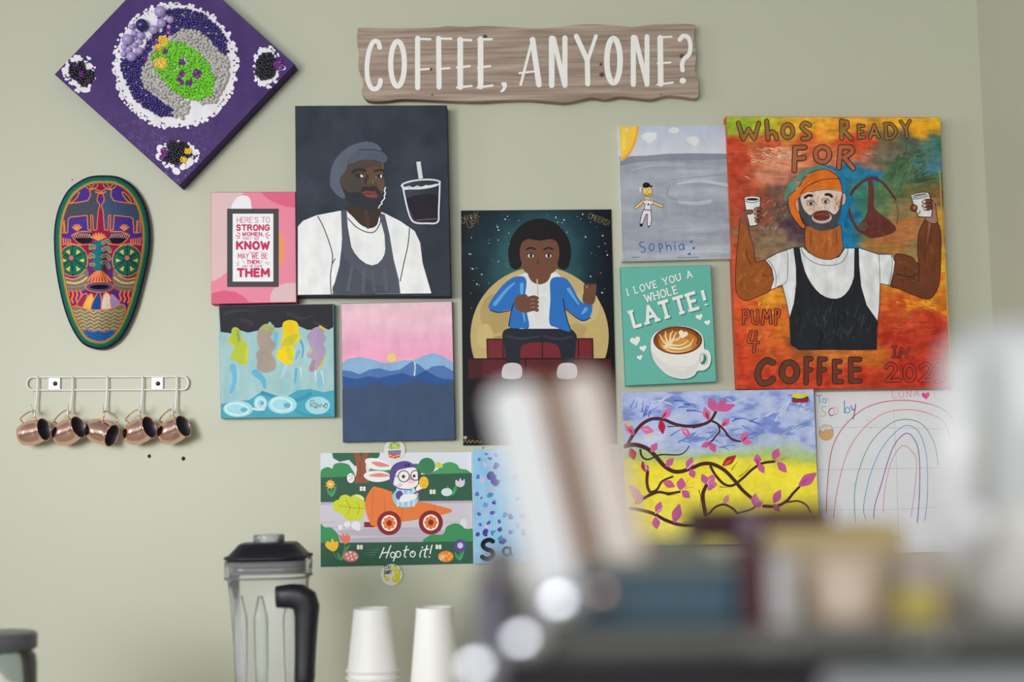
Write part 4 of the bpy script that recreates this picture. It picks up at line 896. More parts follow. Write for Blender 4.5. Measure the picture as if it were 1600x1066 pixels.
WHT = (242, 238, 240); PK = (228, 142, 136); PU = (94, 76, 148)
a.poly([(400, 180), (430, 160), (500, 168), (585, 215), (562, 242), (490, 242), (430, 226)], WHT); a.poly([(445, 190), (500, 186), (575, 214), (500, 220)], PK)
a.poly([(392, 282), (430, 252), (520, 250), (574, 275), (572, 306), (500, 326), (430, 316)], WHT); a.poly([(425, 281), (500, 264), (574, 282), (500, 292)], PK)
a.ell(684, 432, 92, 72, (156, 204, 226)); 
for x in (630, 665, 705, 742): a.line([(x - 4, 372), (x, 430), (x - 2, 492)], 13, (206, 230, 240))
a.poly([(572, 300), (578, 240), (615, 196), (680, 180), (730, 198), (754, 232), (640, 245), (608, 300), (604, 362), (584, 340)], PU)
a.poly([(604, 310), (622, 255), (660, 236), (750, 228), (768, 300), (762, 350), (700, 374), (625, 366), (600, 345)], WHT)
a.line([(602, 350), (640, 372), (720, 380)], 7, PU); a.ell(684, 212, 8, 10, (50, 38, 80)); a.ell(704, 210, 8, 10, (50, 38, 80))
a.ell(722, 318, 32, 20, (240, 206, 216)); a.ell(716, 302, 14, 10, (224, 150, 150))
for e in ((670, 286, 38), (752, 280, 33)): a.line(ell_pts(e[0], e[1], e[2], e[2] + 1), 6, (58, 50, 60), False, closed=True)
a.ell(668, 288, 11, 12, (58, 50, 60)); a.ell(742, 284, 10, 11, (58, 50, 60)); a.line([(708, 284), (720, 282)], 5, (58, 50, 60), False); a.line([(612, 286), (632, 285)], 5, (58, 50, 60), False)
a.line([(618, 352), (650, 336)], 3, (90, 80, 100), False); a.line([(630, 362), (660, 344)], 3, (90, 80, 100), False)
a.poly([(752, 380), (785, 330), (803, 350), (790, 385)], WHT); a.ell(809, 330, 33, 43, (244, 190, 52)); 
for x, y in ((800, 315), (820, 322), (806, 345), (822, 350)): a.ell(x, y, 5, 6, (232, 160, 40))
a.line([(742, 406), (795, 378)], 9, (140, 60, 50), False); a.line([(785, 382), (766, 444)], 8, (140, 60, 50), False)
a.ell(640, 418, 26, 32, PU); a.poly([(640, 448), (665, 415), (745, 410), (757, 436), (700, 460), (650, 466)], WHT)
for e in ((230, 640, 15, 18), (278, 620, 22, 22), (338, 628, 32, 30), (352, 648, 18, 18)): a.ell(*e, (232, 232, 238))
LF = (72, 150, 90)
def leafpair(x, y, s): a.petal((x, y), (x - 34 * s, y - 66 * s), 24 * s, LF); a.petal((x, y), (x + 38 * s, y - 84 * s), 24 * s, LF); a.petal((x, y), (x + 24 * s, y - 40 * s), 14 * s, (92, 170, 104))
a.line([(165, 360), (168, 425)], 5, LF, False); leafpair(168, 430, .95)
for k in range(9): a.petal((161, 342), (161 + 36 * math.cos(k * .698), 342 + 36 * math.sin(k * .698)), 17, (240, 178, 66))
a.ell(161, 342, 11, 11, (250, 220, 150))
leafpair(1005, 420, 1.05); a.poly([(1030, 345), (1032, 310), (1050, 322), (1062, 298), (1076, 318), (1092, 305), (1090, 345), (1062, 362)], (216, 206, 220)); a.ell(968, 396, 38, 28, (214, 228, 228))
a.ell(302, 299, 26, 34, WHT); 
for x, y, c in ((296, 285, (232, 150, 80)), (310, 300, (90, 150, 200)), (296, 312, (232, 150, 80)), (312, 280, (90, 150, 200))): a.ell(x, y, 5, 5, c)
for x, y in ((385, 372), (870, 393), (365, 778), (911, 776)):
    for dx, dy in ((-11, -7), (11, -7), (-11, 8), (11, 8)): a.ell(x + dx, y + dy, 10, 9, (238, 234, 230), 0, 14)
    a.ell(x, y, 6, 6, (226, 160, 70))
a.line([(175, 800), (200, 850), (240, 870)], 5, LF); a.line([(262, 740), (258, 820)], 5, LF); leafpair(236, 872, .9); a.petal((245, 820), (298, 760), 22, LF)
a.poly([(126, 770), (140, 735), (160, 745), (175, 716), (190, 742), (212, 738), (213, 780), (178, 808)], (242, 190, 58)); a.poly([(226, 715), (224, 690), (238, 700), (248, 682), (262, 700), (276, 682), (290, 700), (298, 695), (294, 735), (262, 756)], (226, 122, 108))
a.ell(302, 842, 54, 38, (224, 122, 118)); 
for x, y in ((275, 830), (300, 815), (330, 828), (285, 855), (312, 862), (340, 850), (305, 840)): a.ell(x, y, 9, 8, (242, 214, 206), 0, 14)
a.line([(1062, 810), (1055, 870)], 5, LF, False); leafpair(1055, 872, .95); a.ell(1062, 767, 43, 44, PU); a.ell(1062, 767, 20, 21, (214, 200, 234))
a.ell(962, 843, 53, 39, (236, 136, 50)); a.line([(920, 830), (930, 850), (940, 826), (950, 852), (958, 830)], 5, (250, 220, 190), False); a.line([(915, 850), (926, 868), (938, 848), (950, 872)], 5, (250, 220, 190), False)
for x, y in ((985, 825), (1000, 845), (985, 862), (970, 840)): a.ell(x, y, 8, 8, (246, 190, 60))
for p in ([(432, 798), (495, 795)], [(412, 816), (482, 813)], [(394, 834), (470, 831)]): a.line(p, 6, (86, 140, 106), False, taper=(.3, 1))
TW = (236, 240, 236)
for p in ([(532, 782), (518, 820), (503, 852)], [(580, 768), (562, 812), (549, 852)], [(516, 822), (540, 816), (568, 814)], [(622, 808), (612, 840), (598, 874)], [(690, 772), (680, 810), (674, 838), (684, 848)], [(670, 802), (704, 796)], [(793, 800), (782, 830), (784, 846)], [(832, 768), (820, 808), (814, 840), (824, 848)], [(806, 798), (842, 792)], [(866, 766), (858, 795), (853, 822)]): a.line(p, 9, TW)
for e in ((594, 832, 15, 19), (632, 828, 16, 21), (732, 826, 17, 20)): a.line(ell_pts(*e, 15), 8, TW, False, closed=True)
a.line([(738, 806), (726, 812), (734, 822)], 6, TW); a.ell(848, 845, 6, 6, TW); a.ell(799, 780, 6, 6, TW)
a.build('poster', PRINT, 'paper poster of a rabbit driving a carrot car, taped below the mountain canvas', 'poster')

# stickers holding the poster
def sticker(cx, cy, rx, label, draw):
    s = Art([(cx - rx, cy - rx), (cx + rx, cy - rx), (cx + rx, cy + rx), (cx - rx, cy + rx)], .0032, (480, 680, .22517))
    zx, zy, r = (cx - 480) / .22517, (cy - 680) / .22517, rx / .22517
    s.ell(zx, zy, r, r, (226, 224, 216), 0, 48); b0 = len(s.V)
    f = [at(x, y, -.0032) for x, y in [s.px(q) for q in ell_pts(zx, zy, r, r, 0, 48)]]; s.V += f + [Vector((p.x, -.0024, p.z)) for p in f]
    for k in range(48): s.F.append([b0 + k, b0 + (k + 1) % 48, b0 + 48 + (k + 1) % 48, b0 + 48 + k]); s.Cl.append(lin((220, 218, 210)))
    draw(s, zx, zy); s.build('sticker', PRINT, label, 'sticker', 'round stickers holding up the rabbit poster')
def suc(s, x, y):
    for k in range(11):
        g = math.radians(-170 + 16 * k); s.petal((x, y - 8), (x + 46 * math.cos(g), y - 8 + 52 * math.sin(g)), 20, ((150, 190, 80), (184, 206, 96), (120, 168, 84))[k % 3])
    for k in range(5):
        g = math.radians(-140 + 25 * k); s.petal((x, y - 12), (x + 26 * math.cos(g), y - 12 + 34 * math.sin(g)), 14, (200, 214, 110))
    s.poly([(x - 46, y + 6), (x + 46, y + 2), (x + 38, y + 52), (x, y + 62), (x - 38, y + 52)], (206, 96, 72), False); s.poly([(x - 46, y + 6), (x + 46, y + 2), (x + 44, y + 22), (x, y + 28), (x - 44, y + 24)], (110, 130, 186), False)
    for dx, dy in ((-28, 40), (-8, 48), (12, 42), (28, 38)): s.ell(x + dx, y + dy, 5, 5, (240, 220, 200), 0, 10)
sticker(616.5, 703, 16.6, 'round sticker of a potted succulent on the top edge of the rabbit poster', suc)
def lemon(s, x, y):
    for dx, dy, r in ((22, -42, 22), (42, -8, 24), (30, 30, 30), (-32, 28, 18)):
        s.ell(x + dx, y + dy, r, r * .9, (214, 206, 60), 20); s.ell(x + dx - r * .3, y + dy - r * .3, r * .35, r * .3, (236, 228, 110))
    for p in ([(14, -60), (30, -66)], [(52, -30), (64, -40)], [(-44, 14), (-52, 4)]): s.line([(x + p[0][0], y + p[0][1]), (x + p[1][0], y + p[1][1])], 7, (120, 150, 70), False)
    s.text('STAY', (x - 52, y - 38), (x - 4, y - 40), 26, 4, (60, 60, 62), up=(0, -1)); s.text('SHARP!', (x - 54, y - 4), (x - 2, y - 6), 26, 4, (60, 60, 62), up=(0, -1))
sticker(612, 898.5, 16.8, 'round sticker with yellow lemons on the bottom edge of the rabbit poster', lemon)

# ================================================================== dotted blue canvas
F = (480, 680, .22517)
a = Art([(738.2, 703.3), (955, 700), (959, 876), (740.8, 881)], .012, F)
def f(x, y):
    v = fbm(x * .05, y * .05); return mixc((136, 188, 226), (166, 210, 238), v)
a.grid(f, 50, 40); a.body((226, 232, 236))
rs = random.Random(21)
COL = [(84, 66, 162), (96, 84, 176), (70, 150, 190), (212, 184, 214), (90, 112, 190), (120, 150, 215), (206, 190, 220)]
for x, y, r, c in ((1246, 130, 14, 4), (1196, 168, 14, 4), (1268, 163, 16, 1), (1238, 205, 18, 3), (1310, 140, 16, 5), (1292, 300, 44, 0), (1310, 330, 30, 0), (1310, 215, 24, 1), (1188, 290, 16, 4), (1226, 308, 20, 3), (1262, 380, 20, 3), (1270, 415, 22, 2), (1180, 410, 16, 4), (1212, 437, 12, 4), (1316, 425, 18, 6), (1297, 470, 18, 0), (1235, 485, 22, 5), (1190, 545, 16, 4), (1238, 540, 22, 3), (1285, 540, 20, 1), (1376, 555, 22, 2), (1305, 560, 12, 6), (1336, 597, 18, 0), (1256, 606, 18, 1), (1200, 620, 14, 4), (1242, 638, 20, 3), (1236, 676, 26, 0), (1183, 690, 20, 0), (1290, 676, 20, 2), (1338, 657, 22, 0), (1352, 725, 32, 0), (1376, 680, 14, 3), (1340, 715, 22, 2), (1380, 390, 16, 6), (1385, 500, 14, 6), (1425, 675, 16, 5)):
    for k in range(4): g = rs.uniform(0, 6.28); a.ell(x + rs.uniform(-.5, .5) * r, y + rs.uniform(-.5, .5) * r, r * rs.uniform(.4, .8), r * rs.uniform(.35, .7), tuple(q + rs.uniform(-10, 10) for q in COL[c]), rs.uniform(0, 180), 10)
for k in range(120):
    x, y = rs.uniform(1400, 2090), rs.uniform(120, 700); r = rs.uniform(10, 26); c = rs.choice(COL)
    for q in range(3): a.ell(x + rs.uniform(-.5, .5) * r, y + rs.uniform(-.5, .5) * r, r * rs.uniform(.4, .8), r * rs.uniform(.35, .7), c, rs.uniform(0, 180), 10)
BK = (22, 26, 36)
a.line([(1288, 738), (1262, 728), (1228, 742), (1220, 770), (1244, 792), (1280, 806), (1288, 834), (1264, 858), (1236, 858), (1214, 846)], 32, BK)
a.line(ell_pts(1386, 808, 26, 28), 17, BK, False, closed=True); a.line([(1410, 782), (1412, 815), (1422, 836)], 16, BK)
a.build('canvas_painting', ACRYLIC, 'light blue canvas dabbed with purple dots and black brushed letters, right of the rabbit poster', 'painting', 'hand-painted canvases on the wall')

# ================================================================== magnolia canvas
F = (950, 590, .26276)
a = Art([(971.4, 613.8), (1270.6, 608), (1281, 849), (980.5, 852.5)], .022, F)
def f(x, y):
    zy = (y - 590) / .26276; zx = (x - 950) / .26276
    n = fbm(x * .025, y * .05); m_ = fbm(x * .035 + 60, y * .08 + 20); q = fbm(x * .12, y * .2)
    e = zy + (n - .5) * 90 + (zx - 660) * .01
    c = ramp(e, [(60, (178, 192, 234)), (380, (182, 194, 234)), (430, (182, 202, 202)), (470, (180, 202, 118)), (505, (230, 222, 74)), (560, (252, 232, 64)), (800, (250, 232, 82)), (1000, (250, 238, 140))])
    sky = np.clip((430 - e) / 60, 0, 1)
    c = mixc(c, (110, 132, 206), np.clip((m_ - .52) * 4.2, 0, .8) * sky); c = mixc(c, (206, 212, 236), np.clip((.42 - m_) * 4.5, 0, .8) * sky)
    return c + (q[..., None] - .5) * 22
a.grid(f, 150, 120); a.body((214, 218, 226))
rr = random.Random(4)
for (x, y, n_, c, g0) in ((180, 205, 7, (84, 110, 196), -60), (460, 170, 5, (74, 96, 190), 20), (780, 240, 5, (90, 112, 200), 15), (540, 340, 6, (100, 124, 204), -15), (800, 320, 5, (96, 120, 200), 10), (1100, 180, 6, (206, 214, 238), -40), (300, 130, 6, (206, 212, 238), 0), (980, 230, 6, (204, 212, 238), -40), (420, 370, 5, (96, 122, 204), -8), (1150, 330, 5, (190, 206, 230), -20), (700, 130, 6, (200, 208, 238), 10), (940, 350, 5, (186, 206, 180), -18), (640, 400, 6, (110, 134, 206), 5), (1050, 420, 5, (190, 206, 170), -10), (1060, 130, 5, (120, 142, 210), 0)):
    for k in range(n_):
        g = math.radians(g0 + rr.uniform(-30, 30)); L_ = rr.uniform(40, 100); xx, yy = x + rr.uniform(-70, 70), y + rr.uniform(-35, 35)
        a.line([(xx, yy), (xx + L_ * math.cos(g) * .6, yy + L_ * math.sin(g) * .6 - 6), (xx + L_ * math.cos(g), yy + L_ * math.sin(g))], rr.uniform(5, 12), c, taper=(1, .2))
BR = (78, 44, 44)
for p, w_, tp in (([(120, 392), (150, 340), (200, 280), (260, 247), (330, 250), (400, 278), (480, 290), (560, 280), (610, 256), (640, 207)], 19, (1.1, .9)), ([(610, 256), (650, 275), (690, 312), (730, 362), (785, 381)], 14, (1, .8)), ([(655, 282), (664, 320), (640, 350), (615, 382)], 11, (1, .8)),
               ([(98, 410), (160, 400), (230, 422), (280, 465), (330, 522), (380, 555), (430, 560), (500, 538), (560, 514), (620, 515), (690, 550), (750, 610), (800, 670), (862, 724)], 22, (1.2, .9)), ([(192, 430), (202, 470), (240, 488), (310, 460), (420, 460), (460, 440), (482, 408)], 11, (1.2, .5)),
               ([(610, 530), (640, 582), (690, 634), (742, 642), (800, 600), (860, 545), (920, 510), (990, 500)], 17, (.9, .9)), ([(235, 560), (232, 630), (250, 680), (290, 668), (322, 618), (384, 590)], 18, (1.1, .6)), ([(170, 745), (240, 704), (300, 682), (360, 690), (426, 680)], 17, (1.1, .8)),
               ([(135, 778), (200, 790), (270, 810), (350, 852), (440, 878), (540, 875), (582, 850)], 20, (1, 1)), ([(585, 642), (565, 690), (568, 750), (580, 815)], 24, (.9, 1)), ([(600, 812), (640, 770), (692, 756), (742, 780), (770, 810)], 13, (1, 1)),
               ([(770, 808), (850, 785), (884, 760)], 12, (1, 1)), ([(926, 765), (1000, 766), (1060, 736), (1100, 690), (1140, 648)], 18, (1.1, .8)), ([(1066, 742), (1130, 735), (1180, 760), (1205, 802)], 11, (1, .7)), ([(355, 292), (420, 292)], 8, (1, .4)), ([(505, 300), (555, 290)], 8, (1, .4))): a.line(p, w_, BR, taper=tp)
for p in ([(540, 670), (552, 720), (546, 780)], [(700, 340), (740, 375), (770, 388)], [(780, 590), (820, 560), (850, 520)], [(735, 550), (770, 500)], [(665, 650), (720, 655)], [(615, 345), (650, 320)], [(240, 690), (270, 704)], [(350, 700), (410, 696)], [(450, 860), (530, 862)]): a.line(p, 5, BR, taper=(1, .3))
M1, M2, MR = (204, 96, 152), (214, 112, 162), (182, 36, 70)
for b_, t_, w_, c in (((640, 203), (600, 120), 56, M1), ((650, 203), (702, 124), 46, M1), ((655, 198), (757, 162), 44, M1), ((325, 245), (374, 182), 44, M2), ((314, 250), (326, 336), 42, MR), ((438, 300), (492, 356), 38, M2), ((600, 255), (573, 176), 46, M2), ((674, 290), (724, 246), 40, M2), ((788, 378), (830, 324), 40, M2), ((790, 380), (862, 386), 34, M2), ((615, 388), (553, 412), 34, M1), ((608, 386), (638, 446), 40, M1),
                      ((155, 342), (102, 270), 46, M2), ((192, 300), (272, 322), 46, M2), ((135, 420), (156, 490), 46, MR), ((255, 445), (292, 388), 40, M1), ((342, 530), (390, 480), 42, M1), ((470, 545), (502, 474), 46, M1), ((490, 545), (512, 598), 42, M1), ((680, 525), (762, 464), 46, (176, 46, 50)), ((892, 520), (886, 455), 46, M1), ((895, 510), (928, 570), 40, M1), ((984, 492), (1012, 422), 48, M1), ((1008, 502), (1062, 566), 46, M1), ((1132, 648), (1240, 568), 64, M1),
                      ((985, 748), (1026, 668), 48, M1), ((985, 752), (1020, 800), 34, M1), ((868, 762), (878, 690), 48, M2), ((868, 762), (920, 742), 46, M2), ((588, 636), (558, 574), 42, M1), ((595, 636), (632, 576), 46, M2), ((598, 640), (650, 634), 44, M2), ((598, 645), (620, 665), 44, M1), ((430, 672), (438, 596), 54, M1), ((440, 672), (486, 716), 46, M1), ((328, 618), (398, 650), 46, M1), ((392, 866), (426, 752), 56, M1), ((288, 812), (314, 738), 44, M1), ((282, 830), (290, 902), 48, M1), ((220, 562), (204, 496), 30, MR), ((222, 560), (238, 520), 28, M1), ((690, 752), (716, 698), 34, (222, 150, 150)), ((205, 740), (125, 640), 56, (230, 172, 180)), ((170, 755), (205, 700), 44, (224, 160, 176))): a.petal(b_, t_, w_, c)
for b_, t_, w_, c in (((318, 245), (350, 205), 12, MR), ((596, 250), (584, 205), 16, MR), ((150, 335), (120, 300), 14, MR), ((200, 303), (248, 316), 10, (226, 160, 190)), ((680, 288), (705, 265), 12, MR), ((445, 305), (475, 338), 8, (236, 190, 210)), ((795, 380), (830, 350), 10, MR), ((332, 620), (375, 636), 18, (226, 110, 90)), ((690, 520), (735, 490), 16, (206, 96, 60)), ((1140, 640), (1190, 600), 20, (190, 80, 140)), ((890, 520), (888, 480), 14, (176, 60, 120)), ((106, 275), (140, 285), 22, (232, 206, 70)), ((225, 345), (270, 345), 16, (228, 206, 80)), ((605, 400), (603, 385), 12, MR)): a.petal(b_, t_, w_, c)
for p, c in (([(455, 660), (480, 600)], (232, 150, 50)), ([(455, 660), (510, 650)], (232, 150, 50)), ([(455, 655), (500, 625)], (240, 190, 60)), ([(990, 495), (1050, 440)], (226, 150, 90)), ([(995, 500), (1090, 465)], (214, 110, 130)), ([(995, 495), (1075, 482)], (226, 150, 90)), ([(475, 540), (540, 480)], (236, 210, 160)), ([(470, 545), (520, 490)], (226, 206, 214)), ([(280, 810), (340, 760)], (232, 216, 220)), ([(290, 830), (340, 888)], (232, 206, 214)), ([(230, 545), (215, 510)], (236, 210, 220)), ([(880, 740), (930, 720)], (222, 160, 190)), ([(880, 745), (885, 680)], (224, 170, 200)), ([(590, 630), (610, 600)], (240, 210, 220))): a.line(p, 5, c, False, taper=(1, .4))
a.poly([(1100, 100), (1130, 92), (1160, 100), (1188, 96), (1186, 116), (1150, 124), (1100, 120)], (226, 214, 70)); a.poly([(1098, 120), (1150, 122), (1187, 112), (1188, 130), (1140, 134), (1098, 132)], (50, 70, 66)); a.poly([(1098, 132), (1140, 130), (1190, 124), (1188, 146), (1140, 150), (1098, 146)], (160, 40, 52)); a.line([(1115, 124), (1150, 122), (1175, 116)], 3, (200, 206, 200))
a.build('canvas_painting', ACRYLIC, 'canvas of pink magnolia blossoms on brown branches over blue sky and yellow field', 'painting', 'hand-painted canvases on the wall')

# ================================================================== rainbow drawing on creased paper
F = (1250, 590, .2439)
a = Art([(1274, 613.5), (1500, 609), (1508, 862), (1281, 866)], .004, F)
a.flat((226, 226, 232)); a.body((220, 220, 226), .0004, .0002)
for p in ([(100, 323), (400, 318), (900, 330)], [(110, 592), (500, 585), (900, 580)], [(120, 850), (630, 845), (900, 830)], [(600, 200), (620, 600), (632, 1060)]): a.line(p, 3, (190, 190, 198), False)
for p, c in (([(168, 870), (175, 700), (200, 480), (262, 340), (380, 220), (500, 165), (640, 146), (760, 155), (880, 187), (960, 240), (1010, 330)], (192, 66, 90)), ([(214, 910), (235, 740), (290, 520), (362, 380), (480, 262), (600, 213), (740, 210), (870, 250), (930, 300), (970, 400)], (214, 134, 114)),
             ([(355, 930), (348, 780), (365, 640), (420, 480), (490, 372), (590, 290), (680, 268), (770, 292), (830, 360), (868, 450), (885, 560)], (74, 160, 134)), ([(424, 916), (407, 840), (430, 700), (472, 560), (540, 430), (640, 326), (700, 309), (760, 347), (800, 450), (816, 580), (815, 780), (800, 916)], (92, 164, 206)),
             ([(473, 905), (480, 820), (522, 680), (562, 540), (612, 420), (685, 357), (740, 410), (765, 520), (765, 750), (751, 930)], (98, 68, 164)), ([(533, 866), (541, 740), (572, 580), (622, 470), (668, 437), (720, 478), (747, 540), (735, 720), (712, 892)], (214, 150, 180))): a.line(p, 5, c)
TB = (74, 156, 196)
a.line([(106, 116), (142, 114)], 5, TB, False); a.line([(122, 115), (128, 163)], 5, TB, False); a.line(ell_pts(155, 148, 12, 15), 5, TB, False, closed=True); a.ell(181, 132, 3, 3, TB); a.ell(182, 145, 3, 3, TB)
a.line([(166, 186), (142, 190), (142, 212), (164, 226), (158, 246), (134, 248)], 6, (160, 200, 122)); a.line([(212, 196), (192, 204), (184, 225), (196, 244), (216, 240)], 6, (158, 70, 110)); a.line(ell_pts(231, 215, 12, 24), 5, (222, 170, 190), False, closed=True)
a.line([(284, 150), (286, 228)], 7, (74, 160, 206), False); a.line(ell_pts(304, 210, 15, 18), 6, (74, 160, 206), False, closed=True); a.line([(326, 180), (336, 208), (350, 204)], 6, (88, 80, 170)); a.line([(356, 172), (350, 220), (340, 268)], 6, (88, 80, 170))
PKL = (226, 156, 204)
for p in ([(590, 84), (594, 132), (620, 132)], [(634, 92), (636, 122), (652, 130), (664, 118), (664, 90)], [(684, 128), (684, 88), (710, 126), (712, 86)], [(728, 124), (745, 84), (764, 120)], [(734, 108), (756, 106)]): a.line(p, 5, PKL, False)
a.heart(806, 116, 28, (224, 84, 158), -6); a.line([(862, 90), (864, 130)], 5, (220, 180, 210), False)
a.ell(168, 355, 49, 51, (216, 172, 118)); a.poly([(122, 350), (130, 320), (160, 300), (200, 310), (214, 340), (196, 330), (184, 344), (166, 334), (150, 352), (136, 342)], (222, 212, 196), False)
a.line([(122, 350), (130, 320), (160, 302), (200, 310), (214, 340), (196, 330), (184, 344), (166, 334), (150, 352), (136, 342), (122, 350)], 3, (160, 130, 90), False); a.line([(140, 318), (180, 312)], 2, (170, 140, 100), False)
for x, y in ((300, 276), (434, 272), (452, 322)): a.ell(x, y, 3, 3, (90, 80, 90))
a.line([(440, 1010), (432, 1030), (450, 1034)], 3, (150, 150, 158)); a.line([(460, 1005), (462, 1034), (476, 1026), (480, 1036)], 3, (150, 150, 158)); a.line([(560, 1030), (575, 1012), (590, 1032), (610, 1020), (650, 1026)], 3, (150, 150, 158))
a.build('crayon_drawing', PAPER, 'white creased paper with a crayon rainbow and coloured handwriting', 'drawing')
# ================================================================== beaded purple diamond
F = (60, 0, .2815); TB_ = .038
a = Art([(266, -73), (459.7, 100.8), (279.8, 290), (86, 116)], TB_, F)
def f(x, y):
    v = fbm(x * .02, y * .02); g = fbm(x * .5, y * .5, 2); k = np.clip((y - 150) / 150, 0, 1) * np.clip((400 - x) / 150, 0, 1)
    c = mixc((66, 46, 104), (86, 64, 118), v); return c + (k * np.clip(g - .55, 0, 1) * 260)[..., None] * np.array((.9, .8, .75))
a.grid(f, 110, 110); a.body((62, 42, 98))
WP = (236, 232, 238)
rr = random.Random(5)
a.ell(762, 365, 335, 338, WP, 0, 70)
def speckle(cx, cy, rx, ry, n, r0, r1, lo, hi):
    for k in range(n):
        g = rr.uniform(0, 6.283); q = rr.uniform(lo, hi); a.ell(cx + rx * q * math.cos(g), cy + ry * q * math.sin(g), *(lambda r: (r, r * rr.uniform(.7, 1)))(rr.uniform(r0, r1)), WP, rr.uniform(0, 180), 9)
speckle(762, 365, 335, 338, 330, 5, 12, .96, 1.045)
for cx, cy, rx, ry in ((228, 405, 70, 80), (1268, 372, 62, 92), (772, 862, 90, 60)):
    speckle(cx, cy, rx, ry, 110, 5, 11, .7, 1.3)
for x, y, rx, ry in ((155, 395, 40, 26), (215, 330, 40, 26), (200, 460, 26, 20), (280, 370, 26, 30), (260, 500, 40, 20), (1245, 290, 40, 36), (1350, 375, 34, 22), (1245, 455, 40, 28), (1215, 330, 24, 30), (1320, 415, 20, 24), (680, 830, 40, 30), (765, 950, 34, 26), (840, 900, 30, 34), (850, 830, 40, 20), (800, 930, 24, 20), (670, 870, 30, 26)): a.ell(x, y, rx * .72, ry * .72, WP, rr.uniform(0, 60), 16)
for k in range(60):
    g = rr.uniform(0, 6.283); a.ell(762 + 325 * math.cos(g), 365 + 328 * math.sin(g), rr.uniform(3, 8), rr.uniform(2, 5), (80, 58, 112), rr.uniform(0, 180), 7)
bc = a.build('beaded_canvas', ACRYLIC, 'purple diamond-hung canvas with green, grey and navy beads in a white circle', 'artwork')
BEAD = painted('glossy bead', .22, .06, 60, (1, 1, 1), 0.0, .6)
NAVY, GREY, GREEN, YEL, PUR, BLK, LAV = (48, 36, 112), (186, 182, 178), (110, 200, 34), (246, 204, 52), (112, 40, 134), (28, 28, 36), (178, 158, 214)
def inpoly(x, y, P):
    c = False; j = len(P) - 1
    for i in range(len(P)):
        if (P[i][1] > y) != (P[j][1] > y) and x < (P[j][0] - P[i][0]) * (y - P[i][1]) / (P[j][1] - P[i][1]) + P[i][0]: c = not c
        j = i
    return c
placed = []; cellmap = {}
def fits(x, y, r):
    kx, ky = int(x // 30), int(y // 30)
    for i in range(kx - 2, kx + 3):
        for j in range(ky - 2, ky + 3):
            for (u, v, q) in cellmap.get((i, j), ()):
                if (u - x) ** 2 + (v - y) ** 2 < ((q + r) * .60) ** 2: return False
    return True
def put(x, y, r, col, big=False):
    placed.append((x, y, r, col, big)); cellmap.setdefault((int(x // 30), int(y // 30)), []).append((x, y, r))
for x, y, r in ((676, 65, 33), (683, 130, 27), (732, 110, 22), (640, 165, 26), (725, 150, 13), (495, 220, 32), (567, 198, 22), (532, 186, 18), (520, 150, 17), (535, 250, 17), (565, 235, 14), (540, 215, 10), (476, 262, 18), (503, 275, 17), (560, 283, 23), (517, 315, 28), (473, 300, 18), (600, 215, 9), (625, 205, 9), (588, 270, 8)): put(x, y, r, LAV, True)
put(575, 140, 36, NAVY, True)
def fill(P, col, n, r0, r1, jit=12):
    xs = [p[0] for p in P]; ys = [p[1] for p in P]
    for k in range(n):
        x, y = rr.uniform(min(xs), max(xs)), rr.uniform(min(ys), max(ys)); r = rr.uniform(r0, r1)
        if inpoly(x, y, P) and fits(x, y, r): put(x, y, r, (lambda d: tuple(c + d for c in col))(rr.uniform(-jit, jit)))
for cx, cy, R_, c in ((676, 350, 36, YEL), (690, 222, 24, YEL), (668, 262, 20, YEL), (712, 235, 14, YEL), (797, 345, 17, PUR), (882, 408, 24, PUR), (797, 412, 16, PUR), (785, 440, 14, PUR), (836, 458, 18, PUR), (798, 460, 10, PUR), (708, 288, 12, PUR), (700, 840, 20, PUR), (685, 872, 14, PUR), (1335, 358, 30, PUR), (240, 410, 15, PUR), (205, 362, 10, PUR), (272, 450, 8, PUR), (830, 840, 18, YEL), (804, 886, 18, YEL), (650, 240, 16, PUR), (598, 320, 12, PUR), (725, 180, 18, PUR), (668, 98, 8, PUR)):
    fill(ell_pts(cx, cy, R_, R_), c, 160, 5.5, 7.5, 8)
fill([(645, 290), (720, 228), (800, 240), (880, 280), (945, 350), (976, 440), (962, 530), (890, 556), (820, 548), (740, 495), (680, 425), (645, 360), (632, 320)], GREEN, 12000, 9, 12.5)
fill([(740, 205), (800, 165), (880, 172), (950, 222), (1000, 285), (1052, 330), (1052, 420), (1022, 500), (985, 565), (900, 575), (890, 556), (962, 530), (976, 440), (945, 350), (880, 280), (800, 235), (720, 224), (640, 285), (632, 320), (650, 370), (690, 440), (760, 515), (832, 560), (828, 620), (800, 655), (752, 645), (738, 590), (680, 552), (600, 492), (568, 430), (580, 378), (608, 320), (640, 262), (690, 215)], GREY, 14000, 9, 14)
fill([(715, 58), (800, 48), (900, 72), (990, 138), (1046, 230), (1052, 285), (1034, 302), (985, 262), (950, 212), (890, 165), (810, 155), (740, 190), (700, 190), (690, 140), (722, 100)], NAVY, 12000, 8, 11, 9)
fill([(460, 330), (520, 335), (590, 300), (600, 240), (640, 180), (700, 190), (735, 195), (690, 210), (640, 255), (605, 315), (578, 375), (564, 430), (595, 495), (680, 556), (738, 595), (748, 645), (680, 642), (600, 605), (545, 560), (508, 500), (480, 440), (458, 390)], NAVY, 12000, 8, 11, 9)
fill([(165, 400), (185, 350), (250, 340), (258, 375), (300, 400), (305, 440), (268, 470), (245, 480), (220, 440), (180, 430)], BLK, 4000, 7.5, 10.5, 8)
fill([(1212, 350), (1225, 305), (1290, 292), (1312, 330), (1322, 380), (1296, 432), (1240, 440), (1205, 410)], BLK, 4000, 7.5, 10.5, 8)
fill([(708, 820), (735, 785), (810, 790), (850, 830), (850, 860), (810, 880), (780, 915), (735, 900), (690, 885)], BLK, 4000, 7.5, 10.5, 8)
KZ = .2815 * DIST / FPX
